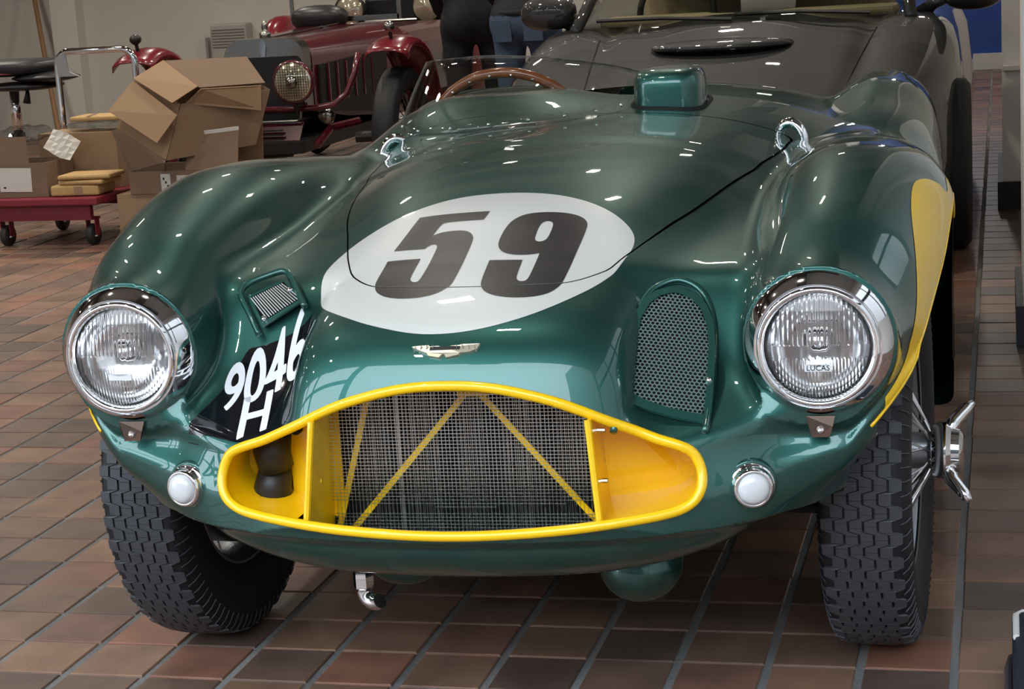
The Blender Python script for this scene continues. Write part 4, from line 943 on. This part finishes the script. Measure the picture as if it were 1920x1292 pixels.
for k, (x, z, wd, hh, rz, lb) in enumerate(((-2.455, .268, .25, .050, .03, 'fat bottom envelope of the manila pile on trolley deck'), (-2.415, .306, .24, .022, -.06, 'middle envelope of the manila pile on trolley deck'), (-2.405, .331, .27, .022, .05, 'top envelope of the manila pile on trolley deck'))):
    e_ = MB().box((0, 0, 0), (wd, .20, hh), bev=.010).build('padded_envelope', m_manila, label=lb, cat='envelope', group='manila envelopes'); e_.location = (x, 5.24, z); e_.rotation_euler = (0, .0, rz)
    if k == 0: MB().box((.02, -.1005, 0), (.045, .001, hh * .8)).build('tape', m_card, e_)
# stack beside the trolley
c_, w_, d_, h_ = carton('cardboard_box', 'carton standing on floor at the bottom of the leaning box stack', -2.255, -1.80, 5.18, 5.55, 0, .238, m_card, .02)
d0, w_, d_, h_ = carton('cardboard_box', 'opened brown carton with two shipping labels in the box stack', -2.17, -1.62, 5.16, 5.55, .24, .345, m_card2, -.02, True)
dd0 = d0
for x, w2, h2 in ((-.085, .05, .088), (.015, .085, .072)):
    lb_ = MB().box((x, -d_ / 2 - .003, .048), (w2, .002, h2)).build('shipping_label', m_label, d0)
    for i in range(3): MB().box((x - w2 * .2 + i * w2 * .2, -d_ / 2 - .0045, .048 + h2 * (.25 - .2 * i)), (w2 * .16, .001, h2 * .12)).build('label_print', m_dark, lb_)
quad_panel((.02, -d_ / 2 + .004, h_), (w_ / 2 + .01, -d_ / 2 + .004, h_), (w_ / 2 + .012, -d_ / 2 + .05, h_ + .185), (.032, -d_ / 2 + .05, h_ + .165)).build('raised_flap', m_card2, d0)
quad_panel((.0, d_ / 2 - .05, h_), (w_ / 2, d_ / 2 - .05, h_), (w_ / 2 + .02, d_ / 2 - .06, h_ + .25), (.02, d_ / 2 - .06, h_ + .26)).build('raised_flap', m_card, d0)
quad_panel((.04, -d_ / 2 + .046, h_ + .158), (w_ / 2 + .014, -d_ / 2 + .046, h_ + .178), (w_ / 2 + .014, -d_ / 2 + .043, h_ + .195), (.04, -d_ / 2 + .043, h_ + .175)).build('torn_edge', m_paper, d0)
quad_panel((-w_ / 2, -d_ / 2 + .005, h_), (-w_ / 2, d_ / 2 - .01, h_), (-w_ / 2 - .07, d_ / 2 - .01, h_ + .20), (-w_ / 2 - .07, -d_ / 2 + .005, h_ + .20)).build('raised_flap', m_card2, d0)
# tilted open carton on top
tb = empty('cardboard_box', (-1.875, 5.33, .60), 0, 'large tilted carton with open flaps lying on top of the box stack', 'box', 'cardboard boxes by the trolley')
Q = lambda *p: [Vector(v) - Vector((-1.875, 5.33, .60)) for v in p]
A_, B_, C2, D2 = (-2.19, 5.12, .56), (-1.935, 5.08, .405), (-1.855, 5.12, .66), (-2.085, 5.16, .785)
bk = Vector((.33, .30, .03)); 
quad_panel(*Q(A_, B_, C2, D2)).build('front_panel', m_card, tb)
bA, bB, bC, bD = (Vector(p) + bk for p in (A_, B_, C2, D2))
quad_panel(*Q(B_, bB, bC, C2)).build('side_panel', m_cardin, tb); quad_panel(*Q(A_, bA, bB, B_)).build('base_panel', m_card2, tb); quad_panel(*Q(bA, bB, bC, bD)).build('back_panel', m_cardin, tb); quad_panel(*Q(A_, D2, bD, bA)).build('side_panel', m_card, tb)
quad_panel(*Q((-2.195, 5.06, .645), (-1.945, 5.02, .49), (-1.85, 5.06, .612), (-2.085, 5.13, .775))).build('front_flap', mat('cardboard_light', (.36, .235, .14), .85), tb)
quad_panel(*Q((-2.08, 5.12, .785), (-1.87, 5.06, .668), (-1.765, 5.13, .735), (-1.966, 5.22, .858))).build('front_flap', MATS['cardboard_light'], tb)
quad_panel(*Q((-1.84, 5.14, .66), (-1.55, 5.35, .60), (-1.545, 5.36, .715), (-1.76, 5.15, .725))).build('side_flap', m_card, tb)
quad_panel(*Q((-1.966, 5.23, .858), (-1.66, 5.50, .845), (-1.53, 5.38, .725), (-1.77, 5.16, .73))).build('rear_flap', m_card2, tb)
quad_panel(*Q((-2.085, 5.10, .60), (-2.05, 5.095, .58), (-2.025, 5.07, .62), (-2.06, 5.08, .64)), th=-.003).build('tape', m_tape, tb)
# stool, broom, wall heater
st = empty('work_stool', (-3.36, 6.5, 0), 0, 'black padded swivel stool with chrome post behind the trolley', 'stool')
V, Fq = superell((-.10, 0, .80), (.30, .22, .045), .5, .7, 14, 40); mesh_obj('seat', V, Fq, m_blk, st, True)
MB().tube([(-.10 + .30 * math.cos(a), .22 * math.sin(a), .775) for a in np.linspace(0, 2 * math.pi, 41)[:-1]], .004, 6, closed=True).build('red_piping', m_redp, st)
V, Fq = superell((.16, -.10, .745), (.20, .12, .03), 1.2, 1., 12, 30); mesh_obj('knee_rest', V, Fq, m_blk, st, True); V, Fq = superell((0, -.05, .70), (.22, .16, .025), .8, .8, 10, 30); mesh_obj('seat_pan', V, Fq, m_blk, st, True)
MB().tube([(-.095, 0, .70), (-.095, 0, .42)], .028, 18).build('post', m_chrome, st, True); MB().tube([(-.095, 0, .44), (-.095, 0, .08)], .036, 18).build('post_sleeve', m_blk, st, True)
for k in range(5):
    a = 2 * math.pi * k / 5; l_ = MB().tube([(-.095, 0, .09), (-.095 + .26 * math.cos(a), .26 * math.sin(a), .065)], [.025, .014], 10).build('leg', m_blk, st)
    MB().lathe([(0, -.012), (.028, -.012), (.03, 0), (.028, .012), (0, .012)], (-.095 + .26 * math.cos(a), .26 * math.sin(a), .03), RX90, 16).build('castor', m_castor, l_)
for x in (-.20, .04): MB().tube([(x, -.1, .70), (x + .01, -.12, .66), (x, -.12, .61)], [.006, .012, .022], 10).build('lever', m_blk, st, True)
br = MB().tube([(-4.946, 9.835, 0.091), (-5.649, 10.947, 1.494)], .019, 10).build('broom_handle', m_pole, label='long wooden broom pole leaning by the beige wall', cat='pole'); br['label'] = 'long wooden pole leaning against the beige wall behind the stool'
hr = empty('wall_heater', (-3.96, BACK, 0), 0, 'beige louvred wall heater beside the red vintage car radiator', 'heater')
m_heat = mat('heater_enamel', (.42, .41, .38), .45); MB().box((0, -.07, .54), (.30, .14, .62), bev=.012).build('casing', m_heat, hr)
for k in range(7): MB().box((0, -.145, .68 + k * .022), (.27, .012, .008), rotm('X', .5)).build('louvre', m_heat, hr)
MB().box((-.22, -.03, .50), (.02, .06, .5)).build('supply_pipe', m_steel, hr)
# ------------------------------------------------------------------ red vintage racer
m_red = mat('vintage_red', (.085, .007, .014), .22, coat=.8); m_redb = mat('wing_red', (.17, .010, .018), .25, coat=.8); m_blkm = mat('black_core', (.006, .006, .007), .5); m_lensv = mat('vintage_lens', (.62, .56, .42), .12, metal=.6); m_nick = mat('nickel', (.27, .26, .24), .2, metal=1.)
vc = empty('vintage_car', (-1.89, 6.30, 0), 0, 'dark red vintage racing car with nickel radiator and mesh guarded lamp', 'car')
def arch_poly(hw, z0, z1, r, n=8): 
    return [(-hw, z0), (hw, z0)] + [(hw - r + r * math.cos(a), z1 - r + r * math.sin(a)) for a in np.linspace(0, math.pi / 2, n)] + [(-hw + r - r * math.cos(a), z1 - r + r * math.sin(a)) for a in np.linspace(math.pi / 2, 0, n)]
ap = arch_poly(.222, .52, .895, .10); ai = arch_poly(.205, .53, .80, .03)
rs = MB().prism([(x, 0, z) for x, z in ap], (0, .12, 0)).build('radiator_shell', m_nick, vc); auto_smooth(rs, 30)
MB().prism([(x, -.006, z) for x, z in ai], (0, .02, 0)).build('radiator_core', m_blkm, vc)
MB().lathe([(.024, .89), (.03, .90), (.03, .925), (.012, .93), (.018, .95), (.01, .985), (0, .99)], (0, .05, 0), None, 16).build('radiator_cap', m_nick, vc, True); MB().prism([(-.012, -.008, .80), (.012, -.008, .80), (.02, -.008, .86), (0, -.008, .90), (-.02, -.008, .86)], (0, .01, 0)).build('radiator_badge', m_chrome, vc)
secs = [(.11, .225, .50, .885, .10), (.5, .27, .44, .895, .12), (1.0, .33, .40, .905, .14), (1.35, .37, .38, .91, .15)]; V = []; Fq = []; NP = 0
for y, hw, z0, z1, r in secs:
    P = arch_poly(hw, z0, z1, r, 8); NP = len(P); V += [(x, y, z) for x, z in P]
for k in range(len(secs) - 1):
    for i in range(NP): Fq.append((k * NP + i, k * NP + (i + 1) % NP, (k + 1) * NP + (i + 1) % NP, (k + 1) * NP + i))
auto_smooth(mesh_obj('bonnet', V, Fq, m_red, vc), 35); MB().box((0, 1.9, .62), (.78, 1.2, .5), bev=.1).build('body_tub', m_red, vc)
MB().tube([(0, .1, .893), (0, 1.35, .918)], .006, 6).build('bonnet_hinge', m_nick, vc); MB().tube([(-.28, .9, .83), (.0, .92, .910), (.3, .9, .83)], .009, 6).build('bonnet_strap', m_blk, vc)
for s in (-1, 1):
    MB().prism([(s * .232, .16, .50), (s * .338, 1.0, .42), (s * .338, 1.0, .77), (s * .236, .16, .74)], (s * .012, 0, 0)).build('engine_side_panel', m_blkm, vc)
    for k in range(6): MB().box((s * (.262 + k * .012), .25 + k * .11, .64), (.012, .012, .2)).build('bonnet_louvre', m_red, vc)
hl = MB().lathe([(0, -.12), (.06, -.11), (.10, -.05), (.112, 0), (.112, .012), (.100, .016)], (.215, -.16, .675), RX90, 40).build('headlamp', m_red, vc, True)
MB().lathe([(.100, .012), (.07, .026), (.03, .034), (0, .036)], (.215, -.16, .675), RX90, 36).build('lens', m_lensv, hl, True); MB().lathe([(.0, .052), (.026, .048), (.034, .03)], (.215, -.16, .675), RX90, 20).build('lamp_centre', m_nick, hl, True)
gm = MB()
for k in range(-7, 8):
    u = k * .0135; L_ = math.sqrt(max(.1**2 - u * u, 0))
    if L_ > .01: gm.box((.215 + u, -.200, .675), (.002, .002, 2 * L_)); gm.box((.215, -.202, .675 + u), (2 * L_, .002, .002))
gm.build('stone_guard', m_blk, hl, kind='stuff'); MB().tube([(.215, -.16, .57), (.215, -.13, .50)], .012, 8).build('lamp_post', m_blk, hl)
for s in (-1, 1):
    MB().tube([(s * .53, -.02, .80), (s * .51, -.05, .70), (s * .47, -.08, .60), (s * .40, -.10, .545), (s * .30, -.10, .533), (0, -.10, .533)], .017, 10).build('front_stay', m_red, vc, True)
    tw = MB().lathe([(.24, -.05), (.28, -.066), (.33, -.062), (.352, -.045), (.358, 0), (.352, .045), (.33, .062), (.28, .066), (.24, .05)], (s * .70, .10, .36), RY90, 56).build('wire_wheel', m_rubber, vc, True)
    MB().lathe([(.24, -.03), (.225, 0), (.24, .03)], (s * .70, .10, .36), RY90, 40).build('rim', m_red, tw, True); MB().tube([(s * .64, .10, .36), (s * .78, .10, .36)], .04, 14).build('hub', m_nick, tw)
    for k in range(20):
        a = 2 * math.pi * k / 20; MB().tube([(s * .76, .10 + .035 * math.sin(a + .3), .36 + .035 * math.cos(a + .3)), (s * .70, .10 + .228 * math.sin(a), .36 + .228 * math.cos(a))], .003, 5).build('spoke', m_nick, tw)
    V, Fq = [], []
    for k in range(19):
        a = math.radians(58 + k / 18 * 115); R = .42
        for x, dr in ((-.12, -.05), (-.108, -.012), (-.06, .008), (0, .014), (.06, .008), (.108, -.012), (.12, -.05)): V.append((s * .70 + x, .10 - (R + dr) * math.cos(a), .445 + (R + dr) * math.sin(a)))
    for k in range(18):
        for i in range(6): Fq.append((k * 7 + i, k * 7 + i + 1, (k + 1) * 7 + i + 1, (k + 1) * 7 + i))
    fw = mesh_obj('cycle_wing', V, Fq, m_redb, vc, True); md = fw.modifiers.new('t', 'SOLIDIFY'); md.thickness = .006
    ly = -.16; MB().lathe([(0, .03), (.022, .026), (.03, 0), (.022, -.03), (0, -.04)], (s * .705, -.02, .925), RX90, 18).build('wing_lamp', m_blk if s < 0 else m_nick, vc, True); MB().tube([(s * .705, .0, .86), (s * .705, -.02, .91)], .01, 8).build('wing_lamp_stem', m_blk, vc)
    MB().tube([(s * .45, .08, .36), (s * .66, .10, .36)], .03, 10).build('axle', m_blk, vc); MB().tube([(s * .30, -.12, .34), (s * .34, .0, .42), (s * .46, .12, .44)], .022, 8).build('spring', m_red, vc)
    MB().lathe([(0, .012), (.03, .012), (.042, .0), (.042, -.03)], (s * .34, -.06, .485), RX90, 22).build('horn', m_nick, vc, True)
    V, Fq = superell((s * .62, 1.95, .70), (.10, .34, .26), .8, .9, 14, 24); mesh_obj('rear_wing', V, Fq, m_redb, vc, True)
apn = MB().prism([(-.19, -.13, .30), (.19, -.13, .30), (.21, -.05, .46), (-.21, -.05, .46)], (0, .01, 0)).build('front_apron', m_red, vc)
for k in range(5): MB().box((0, -.135 + k * .010, .335 + k * .022), (.26 - k * .01, .012, .007)).build('apron_louvre', m_blk, vc)
MB().prism([(-.21, -.06, .47), (.20, -.06, .47), (.215, -.06, .53), (-.21, -.06, .53)], (0, .02, 0)).build('apron_top', m_blkm, vc); MB().tube([(-.2, -.075, .468), (.19, -.075, .468), (.21, -.075, .485), (.212, -.075, .53)], .008, 8).build('apron_edge', m_nick, vc)
MB().box((-.02, -.15, .27), (.40, .008, .085)).build('number_plate', m_plate, vc); MB().box((0, .6, .34), (.5, 1.6, .06)).build('chassis', m_blkm, vc)
sc = MB().box((.0, 1.36, .935), (.66, .02, .03)).box((-.33, 1.36, 1.0), (.02, .02, .16)).box((.33, 1.36, 1.0), (.02, .02, .16)).build('screen_frame', m_nick, vc); V, Fq = superell((-.14, 1.30, .95), (.17, .12, .075), .8, .8, 10, 24); mesh_obj('aero_cowl', V, Fq, m_blk, vc, True)
# ------------------------------------------------------------------ black vintage saloon behind it
v2 = empty('vintage_car', (-2.04, 9.0, 0), 0, 'black vintage car with two big round lamps behind the red racer', 'car')
MB().box((0, .25, .72), (.44, .3, .66), bev=.05).build('radiator', m_blkm, v2); MB().box((0, .65, .70), (.56, .6, .62), bev=.08).build('bonnet', m_blk, v2)
for x in (-.265, .265):
    l2 = MB().lathe([(0, -.14), (.08, -.12), (.105, -.02), (.105, .0), (.095, .006)], (x, -.05, .95), RX90, 32).build('headlamp', m_blk, v2, True); MB().lathe([(.095, .0), (.06, .02), (0, .03)], (x, -.05, .95), RX90, 28).build('lens', m_lensv, l2, True)
    MB().lathe([(.20, -.05), (.30, -.06), (.34, 0), (.30, .06), (.20, .05)], (x * 2.3, .1, .34), RY90, 36).build('wheel', m_rubber, v2, True)
    V, Fq = superell((x * 2.3, .15, .60), (.13, .42, .16), .8, .9, 12, 24); mesh_obj('wing', V, Fq, m_blk, v2, True)
MB().tube([(-.40, -.02, .87), (.40, -.02, .87)], .012, 8).build('lamp_bar', m_nick, v2)
# ------------------------------------------------------------------ people (bodies grown as one surface)
def rcone(p, a, b, r1, r2):
    a = np.array(a); b = np.array(b); ba = b - a; h = np.clip(((p - a) @ ba) / (ba @ ba), 0, 1); return np.linalg.norm(p - a - h[:, None] * ba, axis=1) - (r1 + (r2 - r1) * h)
def ell(p, c, r): q = (p - np.array(c)) / np.array(r); k = np.linalg.norm(q, axis=1); return (k - 1) * min(r)
def person(name, label, loc, rz, top, legs, hair, skin=(.45, .27, .19), coat_len=.93):
    H_ = .018
    def fld(p):
        p = p.copy(); ax = p.copy(); ax[:, 0] = np.abs(p[:, 0]); L = []
        f = rcone(ax, (.095, .0, .86), (.105, .01, .50), .092, .062); f = smin(f, rcone(ax, (.105, .01, .50), (.11, .035, .09), .060, .042), .03)
        f = smin(f, rcone(ax, (.11, .02, .055), (.125, -.15, .035), .048, .036), .03)
        f = smin(f, ell(p, (0, .03, .93), (.175, .125, .13)), .05); f = smin(f, ell(ax, (.075, .075, .90), (.09, .075, .10)), .04)
        f = smin(f, ell(p, (0, .005, 1.14), (.165, .11, .22)), .06); f = smin(f, ell(p, (0, .01, 1.32), (.195, .12, .16)), .06)
        f = smin(f, rcone(ax, (.18, .01, 1.41), (.235, .03, 1.13), .062, .048), .04); f = smin(f, rcone(ax, (.235, .03, 1.13), (.175, -.13, .98), .046, .036), .03); f = smin(f, rcone(ax, (.175, -.13, .98), (.14, -.15, .92), .036, .032), .02)
        f = smin(f, rcone(p, (0, .01, 1.44), (0, -.005, 1.56), .06, .052), .03); f = smin(f, ell(p, (0, -.015, 1.64), (.076, .096, .115)), .02)
        f = smin(f, ell(p, (0, -.112, 1.625), (.014, .02, .025)), .012); f = smin(f, ell(ax, (.077, 0, 1.635), (.012, .022, .032)), .008)
        return f
    gx = np.arange(-.36, .37, H_); gy = np.arange(-.26, .24, H_); gz = np.arange(-.02, 1.80, H_); G3 = np.stack(np.meshgrid(gx, gy, gz, indexing='ij'), -1).reshape(-1, 3)
    V, Q4 = surface_nets(fld(G3).reshape(len(gx), len(gy), len(gz)), (gx[0], gy[0], gz[0]), H_)
    o = mesh_obj(name, V, Q4, skin and mat('skin', skin, .5), None, True, label=label, cat='person'); o.data.materials.append(legs); o.data.materials.append(top); o.data.materials.append(m_blk)
    cz = V[Q4].mean(1); mi = np.zeros(len(Q4), np.int32); mi[cz[:, 2] < coat_len] = 1; mi[(cz[:, 2] >= coat_len) & (cz[:, 2] < 1.49)] = 2; mi[cz[:, 2] < .075] = 3
    arm = (np.abs(cz[:, 0]) > .125) & (cz[:, 1] < -.06) & (cz[:, 2] > .88); mi[arm] = 2
    o.data.polygons.foreach_set('material_index', mi); o.location = loc; o.rotation_euler = (0, 0, rz)
    hv, hf = superell((0, .015, 1.675), (.088, .102, .100), 1., 1., 16, 28); hh = mesh_obj('hair', [(x, max(y, -.075 + max(0, 1.70 - z) * 1.2), max(z, 1.60)) for x, y, z in hv], hf, hair, o, True)
    for s in (-1, 1): MB().lathe([(0, .006), (.008, .004), (.011, 0)], (s * .03, -.103, 1.645), RX90, 12).build('eye', m_dark, o, True)
    MB().box((0, -.105, 1.585), (.04, .006, .008), bev=.002).build('mouth', mat('lips', (.35, .12, .10), .5), o)
    return o
m_jean = mat('blue_denim', (.055, .085, .145), .85, vary=(14, .25), bump=(120, .2)); m_coat = mat('black_jacket', (.010, .011, .015), .7, bump=(50, .2)); m_hair = mat('dark_hair', (.02, .014, .01), .6)
pj_ = person('person', 'person in black jacket and blue jeans standing with back turned', (-.545, 6.62, 0), math.radians(174), m_coat, m_jean, m_hair, coat_len=.935)
for s in (-1, 1): MB().box((s * .085, .152, .865), (.105, .006, .115), rotm('X', -.12), bev=.004).build('back_pocket', m_jean, pj_)
MB().tube([(.155 * math.cos(a), .03 + .118 * math.sin(a), .955) for a in np.linspace(0, 2 * math.pi, 33)[:-1]], .02, 8, closed=True).build('jacket_hem', m_coat, pj_, True)
person('person', 'person in long black coat standing beside the red racer', (-.93, 7.0, 0), math.radians(200), m_coat, mat('black_trousers', (.010, .011, .014), .8), m_hair, coat_len=.60)
# ------------------------------------------------------------------ black modern coupe
m_bcar = mat('black_car_paint', (.007, .007, .009), .6, coat=1.); m_cglass = glass_mat('car_glass', (.80, .82, .80), .04); m_beige = mat('beige_leather', (.50, .38, .22), .55); m_rub2 = mat('wiper_black', (.008, .008, .009), .5)
bc = empty('sports_coupe', (.775, 3.78, 0), 0, 'black modern sports coupe parked behind the green racing car', 'car')
s_bt = spline([(0, .52), (.06, .60), (.25, .68), (.6, .785), (.9, .855), (1.12, .898), (1.35, .92), (1.9, .93), (4.4, .90)]); s_hw = spline([(0, .62), (.08, .76), (.3, .86), (.7, .915), (1.2, .925), (2.0, .90), (3.2, .935), (4.4, .80)])
nx_, ny_ = 81, 110; ys = np.concatenate([np.linspace(0, .3, 24), np.linspace(.31, 4.4, ny_ - 24)]); V = []; Fq = []
for y in ys:
    hw = float(s_hw(y)); zt = float(s_bt(y))
    for i in range(nx_):
        u = -1 + 2 * i / (nx_ - 1); au = abs(u)
        if au <= .84:      # top
            x = u / .84 * hw * .965; r = abs(x) / hw
            z = zt * (1 - .045 * r**2.2) + .020 * math.exp(-((r - .80) / .13)**2) * min(1, y / .3) - .014 * math.exp(-((r - .60) / .05)**2) * min(1, y / .5) + .022 * math.exp(-((r) / .34)**4) * min(1, y / .5) - .05 * max(0, r - .90) / .065
        else:              # flank
            k = (au - .84) / .16; z0 = zt * .955 - .05; x = math.copysign(hw * (.965 + .035 * math.sin(min(1, k * 1.6) * math.pi / 2) - .05 * max(0, k - .55)), u); z = z0 + (.20 - z0) * k
        V.append((x, y, z))
for j in range(len(ys) - 1):
    for i in range(nx_ - 1): Fq.append((j * nx_ + i, j * nx_ + i + 1, (j + 1) * nx_ + i + 1, (j + 1) * nx_ + i))
Fq.append(tuple(range(nx_))[::-1])
cb_ = mesh_obj('coupe_body', V, Fq, m_bcar, bc, True)
for s in (-1, 1):
    P = [(s * (.50 + .10 * (y - .3)), y, 0) for y in np.linspace(.35, 1.08, 14)]; P2 = []
    for x, y, _ in P:
        hw = float(s_hw(y)); r = abs(x) / hw; P2.append((x, y, float(s_bt(y)) * (1 - .045 * r**2.2) + .020 * math.exp(-((r - .80) / .13)**2) - .014 * math.exp(-((r - .60) / .05)**2) + .022 * math.exp(-(r / .34)**4) + .0005))
    MB().tube(P2, .004, 5).build('bonnet_seam', m_gap, bc)
    wv = MB().lathe([(.22, -.1), (.31, -.12), (.335, -.10), (.335, .10), (.31, .12), (.22, .1)], (s * .83, .82, .335), RY90, 40).build('wheel', m_rubber, bc, True); MB().lathe([(0, .09), (.06, .10), (.215, .07), (.225, .10)], (s * .83, .82, .335), rotm('Y', s * math.pi / 2), 36).build('alloy', m_alloy, wv, True)
    mb = MB(); V, Fq = superell((s * (.955 if s > 0 else .86), 1.380, 0.985), (.125, .075, .075), .8, .8, 12, 24); mesh_obj('door_mirror', V, Fq, m_bcar, bc, True)
    MB().tube([(s * .74, 1.42, .905), (s * .80, 1.40, .945), (s * .86, 1.38, .975)], [.03, .026, .03], 10).build('mirror_arm', m_bcar, bc, True)
    MB().tube([(s * .71, 1.20, .90), (s * .66, 1.60, 1.12), (s * .58, 1.97, 1.245)], .026, 10).build('windscreen_pillar', m_bcar, bc, True)
    V, Fq = superell((s * .36, 2.27, .90), (.23, .13, .32), .5, .7, 14, 28); mesh_obj('seat_back', V, Fq, m_beige, bc, True)
# windscreen, roof, dash, wheel, wipers
V, Fq = [], []
for j in range(9):
    t = j / 8; hw = .72 - .13 * t
    for i in range(21):
        u = -1 + i / 10; V.append((u * hw, 1.12 + .83 * t + .17 * u * u * (1 - .3 * t) - .05, .900 + .355 * t - .02 * u * u + .03 * math.sin(t * math.pi)))
for j in range(8):
    for i in range(20): Fq.append((j * 21 + i, j * 21 + i + 1, (j + 1) * 21 + i + 1, (j + 1) * 21 + i))
wsx = mesh_obj('windscreen', V, Fq, m_cglass, bc, True); md = wsx.modifiers.new('t', 'SOLIDIFY'); md.thickness = .006
V, Fq = superell((0, 2.57, 1.155), (.60, .75, .115), .5, .6, 12, 36); mesh_obj('roof', V, Fq, m_bcar, bc, True)
MB().box((0, 1.55, .925), (1.28, .30, .04), bev=.015).build('dashboard', m_beige, bc); MB().box((0, 1.87, .80), (1.3, .6, .10)).build('cabin_floor', m_blk, bc)
MB().tube([(-.36 + .17 * math.cos(a), 1.80 + .04 * math.sin(a), .95 + .16 * math.sin(a)) for a in np.linspace(0, 2 * math.pi, 33)[:-1]], .015, 10, closed=True).build('steering_wheel', m_blk, bc, True)
for x0, x1 in ((-.62, -.02), (-.02, .55)): MB().tube([(x0, 1.22 + .05 * abs(x0), .945), ((x0 + x1) / 2, 1.14, .948), (x1, 1.12, .930)], .009, 6).build('wiper', m_rub2, bc)
V, Fq = superell((-.02, .80, float(s_bt(.80)) + .010), (.29, .20, .030), .9, .9, 12, 40); mesh_obj('bonnet_reflection_hump', V, Fq, m_bcar, bc, True)  # shallow hump added to shape an oval reflection on the bonnet
# ------------------------------------------------------------------ dark padded case at the right edge
cs = empty('padded_case', (1.962, -.20, 0), 0, 'dark padded case with white piping at the right edge of the floor', 'case')
MB().box((0, 0, .05), (.21, .50, .10), bev=.02).build('case_body', mat('navy_nylon', (.015, .018, .03), .6, bump=(90, .3)), cs); MB().tube([(-.098, .12, .094), (-.098, .225, .094), (-.088, .242, .094), (.09, .244, .094)], .006, 8).build('piping', m_paper, cs)
MB().tube([(-.106, -.18, .05), (-.112, -.10, .06), (-.112, .06, .06), (-.106, .14, .05)], .007, 8).build('carry_strap', m_steel, cs)
